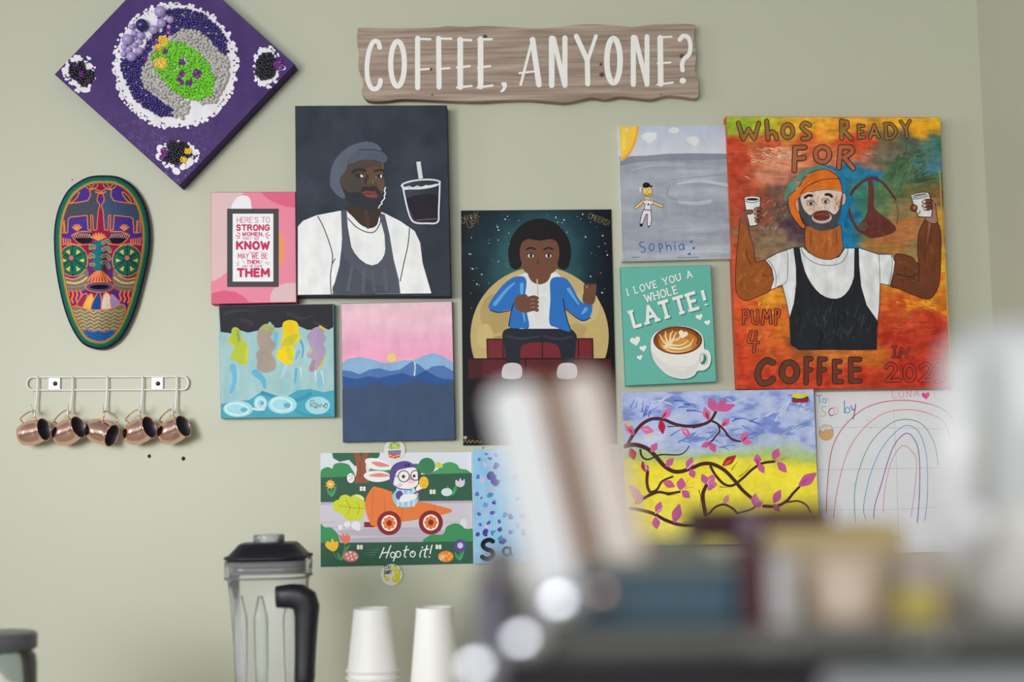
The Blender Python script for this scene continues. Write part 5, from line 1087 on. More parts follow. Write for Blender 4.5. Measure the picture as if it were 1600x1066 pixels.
def bead_mesh(r, col, seg, ring, sc):
    v, fcs = sphere((0, 0, 0), r, seg, ring, sc, Matrix.Rotation(rr.uniform(0, 3.1), 3, 'Y'))
    return v, fcs
order = sorted(range(len(placed)), key=lambda i: (-placed[i][4], -placed[i][2]))
proto = {}
restV, restF, restC = [], [], []
for rank, i in enumerate(order):
    x, y, r, col, big = placed[i]
    R_ = r * KZ; p = at(F[0] + x * F[2], F[1] + y * F[2], -TB_ - R_ * .62)
    sc = (1, 1, 1) if big or col[0] > 170 and col[2] < 90 else (1.18, .9, .86)
    v, fcs = bead_mesh(R_, col, 22 if big else 9, 14 if big else 6, sc)
    if rank < 100:
        s = Art([(0, 0)], 0); s.V, s.F = v, fcs; s.Cl = [lin(col)] * len(fcs)
        o = s.build('pearl' if big else 'bead', BEAD, None, None); o.parent = bc; o.location = p
        o.data.polygons.foreach_set('use_smooth', [True] * len(o.data.polygons))
        if big: o['label'] = 'large round lavender bead' if col == LAV else 'large round navy bead'
    else:
        b = len(restV); restV += [q + p for q in v]; restF += [[k + b for k in q] for q in fcs]; restC += [lin(col)] * len(fcs)
s = Art([(0, 0)], 0); s.V, s.F, s.Cl = restV, restF, restC
o = s.build('small_beads', BEAD, None, None); o.parent = bc; o['kind'] = 'stuff'
o.data.polygons.foreach_set('use_smooth', [True] * len(o.data.polygons))

# ================================================================== yarn mask
F = (60, 260, .2813)
OUT = crom([(360, 50), (440, 58), (520, 105), (580, 190), (612, 290), (622, 400), (610, 520), (580, 650), (545, 780), (500, 890), (450, 965), (380, 1010), (310, 1012), (240, 980), (185, 900), (145, 800), (115, 680), (95, 560), (85, 430), (90, 320), (115, 220), (165, 130), (230, 80), (290, 55)], 4, True)
ST = 1.7
gx = np.arange(78, 632, ST); gy = np.arange(44, 1020, ST)
X, Y_ = np.meshgrid(gx, gy)
def pip(P):
    P = np.array(P, float); m = np.zeros(X.shape, bool)
    x0, x1, y0, y1 = P[:, 0].min(), P[:, 0].max(), P[:, 1].min(), P[:, 1].max()
    i0, i1 = np.searchsorted(gy, [y0, y1]); j0, j1 = np.searchsorted(gx, [x0, x1])
    xs, ys = X[i0:i1, j0:j1], Y_[i0:i1, j0:j1]; mm = np.zeros(xs.shape, bool); j = len(P) - 1
    for i in range(len(P)):
        if P[i][1] != P[j][1]:
            mm ^= ((P[i][1] > ys) != (P[j][1] > ys)) & (xs < (P[j][0] - P[i][0]) * (ys - P[i][1]) / (P[j][1] - P[i][1]) + P[i][0])
        j = i
    m[i0:i1, j0:j1] = mm; return m
def pdist(P, closed=False, lim=None):
    P = np.array(P, float); d = np.full(X.shape, 1e9)
    if lim is not None:
        i0, i1 = np.searchsorted(gy, [P[:, 1].min() - lim, P[:, 1].max() + lim]); j0, j1 = np.searchsorted(gx, [P[:, 0].min() - lim, P[:, 0].max() + lim])
        sl = (slice(i0, i1), slice(j0, j1))
    else: sl = (slice(None), slice(None))
    xs, ys = X[sl], Y_[sl]; dd = np.full(xs.shape, 1e9)
    n_ = len(P)
    for i in range(n_ if closed else n_ - 1):
        p, q = P[i], P[(i + 1) % n_]; v = q - p; L2 = v @ v
        if L2 == 0: continue
        t = np.clip(((xs - p[0]) * v[0] + (ys - p[1]) * v[1]) / L2, 0, 1)
        dd = np.minimum(dd, np.hypot(xs - p[0] - t * v[0], ys - p[1] - t * v[1]))
    d[sl] = dd; return d
INS = pip(OUT); ED = pdist(OUT, True)
COLm = np.zeros(X.shape + (3,)); REL = np.zeros(X.shape)
COLm[:] = (146, 30, 74)
def mp(P, c, smooth=True, rel=.35):
    m = pip(crom(P, 5, True) if smooth else P); COLm[m] = c; REL[m] = rel
def ml(P, w_, c, smooth=True, closed=False, rel=1.0):
    P = crom(P, 5, closed) if smooth and len(P) > 2 else P
    d = pdist(P, closed, w_); m = d < w_ / 2; COLm[m] = c; REL[m] = rel * np.sqrt(np.clip(1 - (d[m] / (w_ / 2)) ** 2, 0, 1))
def me_(cx, cy, rx, ry, c, rel=.35): mp(ell_pts(cx, cy, rx, ry), c, False, rel)
VI, OR, TEAL, DKT = (74, 52, 142), (238, 140, 84), (30, 110, 104), (22, 88, 78)
mir = lambda P: [(692 - x, y) for x, y in P]
for P in ([(215, 195), (228, 125), (262, 108), (288, 140), (278, 185)], [(346, 165), (330, 190), (346, 216), (362, 190)], [(163, 292), (262, 285), (276, 340), (288, 372), (196, 366), (186, 392), (160, 385)], [(120, 300), (130, 340), (150, 385), (120, 400)], [(120, 385), (180, 385), (180, 420), (118, 440)]):
    mp(P, VI); mp(mir(P), VI)
mp([(245, 690), (300, 700), (380, 705), (430, 690), (480, 740), (502, 785), (470, 762), (400, 705), (335, 690), (270, 705), (215, 745), (178, 772), (200, 730)], VI)
mp([(280, 520), (300, 600), (285, 640), (278, 580)], VI); mp([(400, 520), (385, 600), (400, 640), (412, 580)], VI)
deer = [(133, 228), (160, 206), (225, 200), (274, 190), (290, 162), (284, 132), (312, 124), (346, 140), (330, 160), (326, 190), (342, 215), (332, 252), (325, 352), (306, 356), (302, 275), (290, 272), (294, 356), (276, 352), (270, 272), (180, 282), (166, 292), (162, 370), (148, 370), (144, 302), (138, 302), (142, 370), (124, 366), (130, 262)]
for P, c in ((deer, (74, 78, 90)), (mir(deer), (66, 84, 112))):
    mp(P, c, False); ml(P + [P[0]], 5, OR, False)
for P in ([(290, 125), (268, 118), (262, 98), (282, 104), (296, 122)], [(302, 122), (308, 98), (330, 92), (328, 110), (310, 124)], [(175, 205), (185, 175), (215, 145), (226, 146), (215, 172), (185, 202)]):
    for Q in (P, mir(P)): mp(Q, (66, 80, 78)); ml(Q, 5, OR, True, True)
ml([(318, 142), (346, 150), (374, 142)], 7, OR)
# eyelids, slits
for m_ in (lambda P: P, mir):
    mp(m_([(186, 380), (230, 366), (292, 366), (292, 432), (240, 434), (205, 412)]), (70, 40, 84), rel=0); mp(m_([(205, 402), (245, 396), (290, 396), (290, 420), (240, 424)]), (34, 22, 40), rel=-1.5)
    ml(m_([(186, 384), (205, 412), (240, 434), (292, 432)]), 5, OR); ml(m_([(184, 384), (230, 364), (292, 364)]), 6, OR)
    for k in range(9): x = 196 + k * 11; ml(m_([(x, 372 + abs(k - 4)), (x + 10, 398)]), 4.5, (222, 178, 150), False)
    for k in range(5): g = math.radians(-150 + 30 * k); ml(m_([(214, 356), (214 + 26 * math.cos(g), 352 + 28 * math.sin(g))]), 9, OR, False)
    for k in range(5): ml(m_([(124 + k * 13, 398 + k * 2), (128 + k * 13, 432 + k)]), 8, (240, 120, 80), False)
    ml(m_([(118, 438), (185, 430), (240, 440)]), 5, OR)
    mp(m_([(128, 604), (200, 625), (272, 570), (266, 682), (150, 690)]), (132, 114, 104)); ml(m_([(130, 636), (195, 650), (240, 640), (268, 618)]), 10, (226, 204, 112)); ml(m_([(130, 612), (195, 628), (250, 605)]), 5, (214, 190, 150)); ml(m_([(140, 664), (200, 672), (264, 655)]), 5, (170, 150, 140))
    for k in range(4): x = 164 + k * 23; ml(m_([(x, 692), (x + 6, 715), (x - 2, 738), (x + 6, 764 - k * 6)]), 11, (244, 118, 84))
# cheek discs
for cx, cy, ox in ((193, 523, -11), (492, 523, 1)):
    me_(cx, cy, 84, 90, OR); me_(cx, cy, 79, 85, (30, 104, 88))
    for k in range(6):
        g = math.radians(30 + 60 * k); ml([(cx + ox, cy - 14), (cx + 80 * math.cos(g), cy + 85 * math.sin(g))], 6, (14, 66, 56), False)
        h_ = g + math.radians(30); q = np.array((cx + 46 * math.cos(h_), cy + 48 * math.sin(h_))); u = np.array((math.cos(h_), math.sin(h_))); v = np.array((-u[1], u[0]))
        mp([q + u * 17 + v * 13, q + u * 17 - v * 13, q - u * 13], (224, 206, 96), False, .7)
    ml(ell_pts(cx, cy, 62, 66), 3, (46, 130, 106), False, True); me_(cx + ox, cy - 14, 13, 13, (228, 100, 120), 1)
# nose and mouth
mp([(300, 470), (308, 420), (350, 402), (372, 430), (392, 470), (396, 560), (380, 600), (300, 600), (288, 540)], (120, 44, 100)); mp([(312, 415), (350, 406), (364, 440), (360, 500), (358, 565), (340, 582), (308, 572), (302, 520)], (30, 112, 124))
for P in ([(360, 425), (385, 412), (394, 426)], [(360, 462), (384, 452), (398, 472)], [(358, 500), (382, 495), (395, 515)], [(356, 535), (378, 535), (392, 560)], [(310, 450), (294, 440), (290, 455)], [(306, 500), (292, 490), (288, 505)], [(306, 545), (292, 545)]):
    ml(P, 20, OR); ml(P, 13, (52, 144, 116))
for k in range(7): g = math.radians(-160 + 23.3 * k); ml([(335, 408), (335 + 40 * math.cos(g), 404 + 32 * math.sin(g))], 10, (242, 150, 78), False)
for k in range(8): x = 276 + k * 18; ml([(338 + (x - 338) * .25, 586), (338 + (x - 338) * .7, 610), (x, 642 - abs(k - 3.5) * 1.5)], 11, (240, 132, 80))
me_(338, 670, 78, 32, OR); me_(338, 670, 73, 27, (98, 78, 124), .8); me_(340, 671, 52, 12, (36, 22, 34), -2)
# boat, bowl, water
for P, c in (([(212, 772), (245, 716), (272, 712), (250, 782)], (158, 44, 84)), ([(246, 788), (285, 712), (305, 728), (292, 796)], (230, 184, 84)), ([(290, 794), (328, 704), (346, 714), (347, 796)], (26, 72, 146)), ([(350, 794), (366, 708), (396, 716), (402, 790)], (230, 210, 196)), ([(406, 786), (404, 714), (440, 742), (458, 782)], (166, 142, 192))):
    mp(P, c); ml(P, 5, OR, True, True)
bowl = [(178, 800), (205, 775), (290, 797), (400, 792), (470, 766), (486, 812), (481, 860), (460, 905), (330, 922), (208, 905), (184, 860)]
mp(bowl, (138, 122, 92))
for k in range(6):
    y = 800 + k * 20; ml([(184 + k * 5 + (476 - 184 - k * 8) * i / 12, y + (6 if i % 2 else -6) + (8 * math.sin(i / 12 * 3.14))) for i in range(13)], 5, (206, 190, 146))
ml(bowl, 5, OR, True, True)
wat = [(206, 904), (240, 916), (270, 906), (300, 920), (330, 912), (365, 922), (400, 908), (435, 914), (472, 894), (440, 952), (380, 982), (310, 986), (250, 962)]
mp(wat, (30, 108, 184), False); ml(wat[:9], 5, (190, 90, 130), False)
for k in range(3): ml([(222 + k * 14 + (456 - 222 - k * 34) * i / 8, 930 + k * 18 + (5 if i % 2 else -4)) for i in range(9)], 4, (20, 70, 150))
COLm[ED < 46] = np.where((ED < 46)[ED < 46][:, None], (206, 70, 60), 0); REL[ED < 46] = .6
for lim, c in ((41, (196, 170, 80)), (36, (122, 146, 70)), (30, (60, 120, 84)), (25, (30, 104, 92)), (10, (28, 34, 62))): COLm[ED < lim] = c
m_ = (ED < 46); REL[m_] = .6 + .3 * np.cos(ED[m_] * 1.1)
# relief of the carved face
u = np.clip(ED / 210, 0, 1); H = .046 * (1 - (1 - u) ** 1.7) + .012
gs = lambda cx, cy, sx, sy: np.exp(-((X - cx) / sx) ** 2 - ((Y_ - cy) / sy) ** 2)
H = H + .020 * gs(342, 545, 34, 95) * np.clip((Y_ - 380) / 120, 0, 1) + .008 * gs(338, 672, 80, 30) - .009 * gs(340, 672, 48, 9) - .008 * gs(245, 410, 50, 18) - .008 * gs(447, 410, 50, 18) + .006 * gs(193, 523, 85, 90) + .006 * gs(492, 523, 85, 90) + .006 * gs(338, 850, 150, 90)
H = H + REL * .0011
Vm = []; idx = -np.ones(X.shape, int)
own = INS
for j in range(X.shape[0]):
    for i in range(X.shape[1]):
        if own[j, i]:
            idx[j, i] = len(Vm); Vm.append((j, i))
verts = [at(F[0] + gx[i] * F[2], F[1] + gy[j] * F[2], -H[j, i]) for j, i in Vm]
faces, fcol = [], []
for j in range(X.shape[0] - 1):
    for i in range(X.shape[1] - 1):
        q = (idx[j, i], idx[j, i + 1], idx[j + 1, i + 1], idx[j + 1, i])
        if min(q) >= 0: faces.append(list(q))
nV = len(verts); n = len(OUT)
rim1 = [at(F[0] + x * F[2], F[1] + y * F[2], -.014) for x, y in OUT]
c0 = sum(rim1, Vector()) / n
rimA = [Vector((p.x + (p.x - c0.x) * -.004, -.014, p.z + (p.z - c0.z) * -.004)) for p in rim1]; rimB = [Vector((p.x + (p.x - c0.x) * .008, -.010, p.z + (p.z - c0.z) * .006)) for p in rim1]; rimC = [Vector((p.x, -.0006, p.z)) for p in rimB]
verts += rimA + rimB + rimC
for o_ in (0, n):
    for k in range(n): faces.append([nV + o_ + k, nV + o_ + (k + 1) % n, nV + o_ + n + (k + 1) % n, nV + o_ + n + k])
mask = link('wall_mask', verts, faces, YARN, None, True)
cols = np.ones((len(verts), 4), np.float32)
cols[:nV, :3] = lin(np.array([COLm[j, i] for j, i in Vm])); cols[nV:, :3] = lin((28, 34, 62)); cols[nV + 2 * n:, :3] = lin((150, 140, 126)); cols[nV + n:nV + 2 * n, :3] = lin((120, 112, 104))
at_ = mask.data.color_attributes.new('Col', 'FLOAT_COLOR', 'POINT'); at_.data.foreach_set('color', cols.ravel())
tag(mask, 'oval carved face mask covered in bright yarn patterns with two deer on the brow', 'mask')
# ================================================================== hook rail with copper mugs
F = (20, 570, .1875)
WIRE = mat('white coated wire', (232, 230, 232), .35)
Z = lambda x, y, Y: at(F[0] + x * F[2], F[1] + y * F[2], Y)
rc = Z(788, 156, 0); rail = empty('hook_rail', (rc.x, 0, rc.z)); tag(rail, 'white wire rail of five hooks screwed to the wall below the mask', 'hook rack')
yr = -.006
st = [Z(170, 100, yr), Z(1420, 97, yr)]
st = [(170 + 1250 * k / 8, 103 - 5 * k / 8) for k in range(9)] + [(1420 + 44 * math.sin(g), 153 - 55 * math.cos(g)) for g in (math.pi * k / 10 for k in range(1, 10))] + [(1420 - 1250 * k / 8, 208 + 4 * k / 8) for k in range(9)] + [(170 - 54 * math.sin(g), 158 + 55 * math.cos(g)) for g in (math.pi * k / 10 for k in range(1, 10))]
v, fc = tube([Z(x, y, yr) for x, y in st], .0017, 10, True); link('frame', local(rail, v), fc, WIRE, rail, True)
HK = ((205, 190, 148), (497, 483, 452), (785, 775, 742), (1080, 1068, 1048), (1366, 1356, 1325))
for xt, xb, xtip in HK:
    p = [Z(xt, 96, yr - .003), Z(xt, 210, yr - .0035), Z((xt + xb) / 2, 300, yr - .004), Z(xb, 370, yr - .006), Z(xb - 6, 398, yr - .012), Z(xb - 14, 404, yr - .022), Z((xb + xtip) / 2 - 6, 392, yr - .034), Z(xtip + 6, 360, yr - .041), Z(xtip, 334, yr - .044)]
    v, fc = tube(crom([tuple(q) for q in p], 5), .0017, 10); link('hook', local(rail, v), fc, WIRE, rail, True)
for x0, x1 in ((304, 402), (1161, 1258)):
    p0, p1 = Z(x0, 214, 0), Z(x1, 100, 0)
    v, fc = box(p0.x, p1.x, -.0055, -.0008, p0.z, p1.z, .0006, 1); pl = link('mounting_plate', local(rail, v), fc, WIRE, rail)
    c = Z((x0 + x1) / 2, 158, -.006)
    v, fc = lathe([(0.0001, 0), (.0042, 0), (.0042, .0008), (.003, .0018), (.0001, .002)], 16); v = [Vector((c.x + q.x, -.0055 - q.z, c.z + q.y)) for q in v]
    link('screw', local(rail, v), fc, mat('dark screw', (60, 58, 62), .4, .8), pl, True)

COPPER = mat('polished copper', (255, 206, 188), .15, 1.0, .04, 40)
BRASS = mat('brass handle', (226, 190, 140), .22, 1.0)
STEEL_IN = mat('dark nickel lining', (150, 144, 156), .5, .9)
def mug_parts(root):
    R_, L_ = .0232, .049
    prof = [(.0001, -L_ / 2), (R_ * .72, -L_ / 2), (R_ * .8, -L_ / 2 + .0015), (R_ * .93, -L_ * .32), (R_, -L_ * .1), (R_ * .99, L_ * .08), (R_ * .92, L_ * .28), (R_ * .86, L_ * .4), (R_ * .87, L_ * .455), (R_ * .93, L_ * .485), (R_ * .94, L_ / 2), (R_ * .9, L_ / 2 + .0006), (R_ * .87, L_ * .485)]
    ax = Matrix(((0, 0, 1), (0, 1, 0), (-1, 0, 0))).to_4x4()      # lathe axis -> local +X
    v, fc = moved(lathe(prof, 48), ax); body = link('body', v, fc, COPPER, root, True)
    v, fc = moved(lathe([(R_ * .87, L_ * .485), (R_ * .82, L_ * .36), (R_ * .93, 0), (R_ * .8, -L_ * .4), (.0001, -L_ * .44)], 48), ax); link('lining', v, fc, STEEL_IN, root, True)
    hp = crom([(-.0165, 0, .0195), (-.0195, 0, .0265), (-.0225, 0, .0300), (-.016, 0, .0345), (-.004, 0, .0385), (.0085, 0, .0395), (.0105, 0, .0360), (.0095, 0, .0285), (.0125, 0, .0205)], 5)
    v, fc = tube(hp, .0013, 8); link('handle', v, fc, BRASS, root, True)
MUGS = (((168, 565), 12, 17, 'leftmost hook'), ((462, 560), 20, 20, 'second hook from left'), ((738, 560), -18, 19, 'middle hook, tipped downward'), ((1052, 556), 17, 22, 'second hook from right'), ((1338, 552), 20, 24, 'rightmost hook'))
for k, ((x, y), tilt, turn, wh) in enumerate(MUGS):
    p = Z(x, y, -.036)
    if k == 0:
        m0 = empty('copper_mug', p); mug_parts(m0); m = m0
    else:
        m = copy_tree(m0); m.location = p
    m.rotation_euler = (Matrix.Rotation(math.radians(-turn), 3, 'Z') @ Matrix.Rotation(math.radians(-tilt), 3, 'Y')).to_euler()
    tag(m, 'small shiny copper mug hanging from the ' + wh, 'mug', 'copper mugs on the hook rail')
    if k == 2:
        for ch in [c for c in C.objects if c.parent == m and c.name.startswith('handle')]: ch.scale.x = -1; ch.location.x = .006

# ================================================================== blender jar on the back counter
YJ = -.34
Bd = lambda x, y, Y=YJ: at(330 + x * .25, 820 + y * .25, Y)
pxm = (YJ + DIST) / FPX / math.cos(PITCH) * .25         # metres per zoomed pixel at the jar
cen = Bd(362, 400); zt = lambda y: Bd(362, y).z
jar = empty('blender_jar', (cen.x, YJ, COUNTER_Z)); tag(jar, 'clear blender jar with black lid and black handle standing below the sunset canvas', 'blender jar')
PLAST = clear_mat('clear polycarbonate', (.965, .975, .97), rough=.1, haze=.16, ior=1.22)
BLACKP = mat('black moulded plastic', (20, 21, 29), .4, 0, .1, 60, .4)
def jl(prof, pw, seg=64, sy=.95): return [Vector((q.x, q.y, q.z)) for q in (p for p in lathe(prof, seg, pw, False, sy)[0])], lathe(prof, seg, pw, False, sy)[1]
h = lambda y: zt(y) - COUNTER_Z
k_ = pxm
prof = [(150 * k_, .001), (158 * k_, .004), (185 * k_, h(984)), (205 * k_, h(700)), (222 * k_, h(480)), (236 * k_, h(335)), (244 * k_, h(330)), (250 * k_, h(322)), (254 * k_, h(222)), (247 * k_, h(218))]
v, fc = jl(prof, 4.5); body = link('jar', v, fc, PLAST, jar, True)
v, fc = jl([(253 * k_, h(328)), (255 * k_, h(322)), (253 * k_, h(316))], 4.5); link('rim_line', v, fc, mat('grey moulding line', (90, 92, 92), .4), body, True)
# raised ribs inside the clear wall
for sx, dy in ((-20, -1), (150, -.8), (-150, -.8)):
    rv = []
    pts = [(sx * k_, dy * 200 * k_ * .95 * (.80 + .2 * t), h(430 + 560 * (1 - t))) for t in (0, .25, .5, .75, 1)]
    v, fc = tube(pts, .012, 10, radii=[.009, .0105, .011, .0115, .004]); link('rib_or_light_band', v, fc, PLAST, body, True)
prof = [(.0001, h(112)), (165 * k_, h(112)), (178 * k_, h(122)), (212 * k_, h(160)), (238 * k_, h(188)), (258 * k_, h(192)), (258 * k_, h(208)), (240 * k_, h(212)), (216 * k_, h(216)), (214 * k_, h(300)), (.0001, h(302))]
v, fc = jl(prof, 4.0); lid = link('lid', v, fc, BLACKP, jar, True)
v, fc = box(225 * k_, 268 * k_, -40 * k_, 40 * k_, h(196), h(182), .002); link('lid_tab', v, fc, BLACKP, lid)
for yy in (236, 262, 288):
    v, fc = jl([(217 * k_, h(yy)), (222 * k_, h(yy + 5)), (217 * k_, h(yy + 12))], 4.0); link('gasket', v, fc, mat('dark grey gasket', (70, 68, 72), .5), lid, True)
prof = [(78 * k_, h(112)), (94 * k_, h(110)), (97 * k_, h(70)), (92 * k_, h(62)), (.0001, h(60)), (.0001, h(66)), (84 * k_, h(70)), (80 * k_, h(112))]
v, fc = lathe(prof, 40); link('lid_plug', v, fc, clear_mat('frosted clear plug', (.92, .93, .93), haze=.25), jar, True)
# handle: rounded grip swept down from its block
ys = -.006
hx = lambda x: (x - 362) * k_
def oval_sweep(path, wid, thk, seg=20):
    V, Fc = [], []; n_ = len(path)
    for i, (x, z) in enumerate(path):
        a_ = path[max(i - 1, 0)]; b_ = path[min(i + 1, n_ - 1)]; t = Vector((b_[0] - a_[0], 0, b_[1] - a_[1])).normalized(); nn = Vector((-t.z, 0, t.x))
        for s in range(seg):
            g = 2 * math.pi * s / seg; c_, s_ = math.cos(g), math.sin(g); q = (abs(c_) ** 3.2 + abs(s_) ** 3.2) ** (-1 / 3.2)
            V.append(Vector((x, -.062, z)) + nn * (wid[i] * q * c_) + Vector((0, thk[i] * q * s_, 0)))
    for i in range(n_ - 1):
        for s in range(seg): a_, b_ = i * seg + s, i * seg + (s + 1) % seg; Fc.append([a_, b_, b_ + seg, a_ + seg])
    Fc += [list(range(seg))[::-1], [(n_ - 1) * seg + s for s in range(seg)]]; return V, Fc
path = [(448, 432), (490, 430), (535, 428), (580, 436), (612, 458), (626, 500), (626, 560), (622, 650), (618, 760), (614, 860), (612, 930), (608, 972)]
wid = [64, 68, 72, 78, 82, 78, 70, 66, 62, 60, 60, 56]
v, fc = oval_sweep([(hx(x), h(y)) for x, y in path], [w_ * k_ for w_ in wid], [.016, .017, .017, .017, .017, .016, .016, .015, .015, .015, .016, .015])
link('handle', v, fc, BLACKP, jar, True)

# ================================================================== paper cups
PC = mat('white paper cup', (240, 239, 236), .55, 0, .01, 30)
def cup_mesh(name, rb, rt, H_, m):
    """upside down: small base up, rolled rim down"""
    prof = [(.0001, H_ - .006), (rb - .003, H_ - .006), (rb - .0022, H_), (rb, H_), (rb + .0004, H_ - .002)] + [(rb + (rt - rb) * t, H_ * (1 - t)) for t in (.1, .3, .5, .7, .9, .96)] + [(rt + .002, .0042), (rt + .0032, .0026), (rt + .002, .0004), (rt - .0003, .0012), (rt - .0006, .006), (rb - .0006, H_ - .008)]
    v, fc = lathe(prof, 56)
    return v, fc
def stack(px, ytop, halfw, yrim, halfr, Y, step, n, lab, grp, names, hh=None):
    s = (Y + DIST) / FPX / math.cos(PITCH); top = at(px, ytop, Y); rb, rt = halfw * s, halfr * s
    H_ = (yrim - ytop) * s if hh is None else hh
    z0 = top.z - H_; first = None
    step = (z0 - COUNTER_Z - .0005) / (n - 1)
    for k in range(n):
        if first is None:
            first = link('paper_cup', *cup_mesh('paper_cup', rb, rt, H_, PC), PC, None, True); o = first
        else: o = first.copy(); C.objects.link(o)
        o.location = (top.x, Y, z0 - k * step); tag(o, names[k] + lab, 'cup', grp)
ORD = ['topmost', 'second', 'third', 'fourth', 'fifth', 'sixth', 'seventh', 'eighth', 'ninth', 'tenth', 'eleventh', 'twelfth']
nm = ['white paper cup, %s from the top of the upside-down ' % q if i else 'white paper cup on top of the upside-down ' for i, q in enumerate(ORD)]
stack(581, 950.5, 27.5, 1046, 38.5, -.34, .0095, 10, 'stack beside the blender jar', 'left stack of paper cups', nm)
stack(679, 949, 28, 1090, 41, -.36, .0095, 5, 'taller stack behind the blurred machine', 'right stack of paper cups', nm)

# ================================================================== lidded glass jar at the left edge
YL = -.66 + .08
jp = at(-14, 1030, YL); sc_ = (YL + DIST) / FPX
gj = empty('glass_jar', (jp.x, YL, COUNTER_Z)); tag(gj, 'clear glass jar with flat grey lid at the lower left corner', 'jar')
hz = lambda y: at(-14, y, YL).z - COUNTER_Z
R_ = 68 * sc_
v, fc = lathe([(.0001, .001), (R_ * .92, .001), (R_, .01), (R_, hz(1040)), (R_ * .97, hz(1026)), (R_ * .86, hz(1016)), (R_ * .86, hz(1012)), (R_ * .83, hz(1012)), (R_ * .83, hz(1018)), (R_ * .94, hz(1030)), (R_ * .96, .012), (.0001, .008)], 48); link('body', v, fc, clear_mat('grey clear glass', (.82, .86, .86), rough=.04, haze=.10), gj, True)
v, fc = lathe([(.0001, hz(990)), (R_ * .95, hz(990)), (R_, hz(993)), (R_, hz(1014)), (R_ * .96, hz(1016)), (.0001, hz(1016))], 48); link('lid', v, fc, mat('grey jar lid', (98, 98, 106), .35, .3), gj, True)
# white paper bag slumped in front of the jar
bm = bmesh.new(); bmesh.ops.create_icosphere(bm, subdivisions=4, radius=1)
for vv in bm.verts:
    q = vv.co; n_ = math.sin(q.x * 5 + q.z * 3) * .08 + math.sin(q.y * 7 - q.z * 4) * .06 + math.sin(q.x * 11 + 2) * .03
    q *= 1 + n_; q.x *= .055; q.y *= .04
np_ = at(4, 1047, -.72); mz = min(vv.co.z for vv in bm.verts); Mz = max(vv.co.z for vv in bm.verts); s_ = (np_.z - COUNTER_Z) / (Mz - mz)
V = [Vector((vv.co.x + np_.x, vv.co.y - .72, COUNTER_Z + (vv.co.z - mz) * s_)) for vv in bm.verts]; fc = [[q.index for q in f_.verts] for f_ in bm.faces]; bm.free()
tag(link('paper_bag', V, fc, mat('white bag paper', (232, 226, 222), .7), None, True), 'crumpled white paper bag in front of the lidded jar', 'bag')
# ================================================================== front counter with the coffee machine (close to the lens, out of focus)
YF = -1.94
s = (YF + DIST) / FPX
FZ = .90
tag(link('front_counter', *box(-1.2, xr, -2.3, -1.45, FZ - .04, FZ, .003), mat('dark counter top', (70, 66, 64), .4)), 'dark front counter carrying the coffee machine', 'counter')
tag(link('counter_base', *box(-1.18, xr - .002, -2.26, -1.5, 0, FZ - .041, .003), mat('counter base paint', (96, 94, 92), .5)), 'grey base under the front counter', 'cabinet')
zt_ = at(1000, 984, YF).z
X = lambda px, py=980, Y=YF: at(px, py, Y).x
Zz = lambda py, px=1150, Y=YF: at(px, py, Y).z
STEEL = mat('brushed steel', (176, 174, 172), .38, .75, .05, 40)
DKST = mat('dark lavender steel', (112, 108, 122), .45, .3)
BLKP = mat('black machine panel', (14, 15, 21), .6)
cm = empty('coffee_machine', (X(1200), YF + .15, FZ)); tag(cm, 'large steel coffee machine with black front panel filling the lower right foreground', 'coffee machine')
P = lambda nm, vf, m, par=cm, sm=False: link(nm, (local(cm, vf[0])), vf[1], m, par, sm)
P('body', box(X(822), X(1700), YF - .012, YF + .34, FZ + .03, zt_, .004), STEEL)
P('top_ledge', box(X(818), X(1700), YF - .022, YF - .008, Zz(1012), zt_ + .001, .004), mat('ledge steel', (120, 119, 114), .45, .3))
P('front_panel', box(X(800), X(1262), YF - .03, YF - .012, FZ + .03, Zz(1016), .004), BLKP)
P('control_panel', box(X(1262), X(1700), YF - .034, YF - .012, FZ + .03, Zz(1038), .004), mat('pale control panel', (166, 168, 172), .4, .2))
P('dark_strip', box(X(1262), X(1700), YF - .024, YF - .012, Zz(1037), Zz(1018), .002), BLKP)  # black strip between the ledge and the control panel
P('side_column', box(X(738), X(806), YF - .02, YF + .30, FZ + .03, Zz(900), .008), DKST)
for x0, x1 in ((760, 800), (1560, 1620)):
    P('foot', moved(lathe([(.0001, 0), (.02, 0), (.02, .03), (.0001, .03)], 20), Matrix.Translation((X(x0), YF + .05, FZ))), BLKP)
    P('foot', moved(lathe([(.0001, 0), (.02, 0), (.02, .03), (.0001, .03)], 20), Matrix.Translation((X(x0), YF + .25, FZ))), BLKP)
bz = empty  # badge strokes, too blurred to read
for k, (x0, y0, x1, y1) in enumerate(((1166, 990, 1170, 1008), (1182, 990, 1186, 1008), (1200, 992, 1204, 1008), (1222, 990, 1226, 1008), (1400, 994, 1412, 1008), (1424, 992, 1430, 1008), (1446, 992, 1456, 1008))):
    P('badge_letter', box(X(x0), X(x1), YF - .0235, YF - .021, Zz(y1), Zz(y0), 0), mat('badge letter', (196, 196, 192), .4))
WK = mat('white highlight gloss', (250, 250, 252), .15, 0, 0, 20, .8)  # used only for the added highlight shapes on the canister
CHROME = mat('chrome knob', (246, 248, 255), .12, 1.0)
for px, py, r in ((884, 945, .0092), (824, 1006, .0085), (752, 1050, .009)):
    c = at(px, py, YF - .045); P('glint_dome', sphere(c, r, 24, 14, (1, .32, 1)), CHROME, cm, True); P('glint_stem', tube([c, (c.x, YF - .005, c.z)], .004, 10), STEEL, cm, True)  # added domes, flattened so lamp reflections show as bright spots

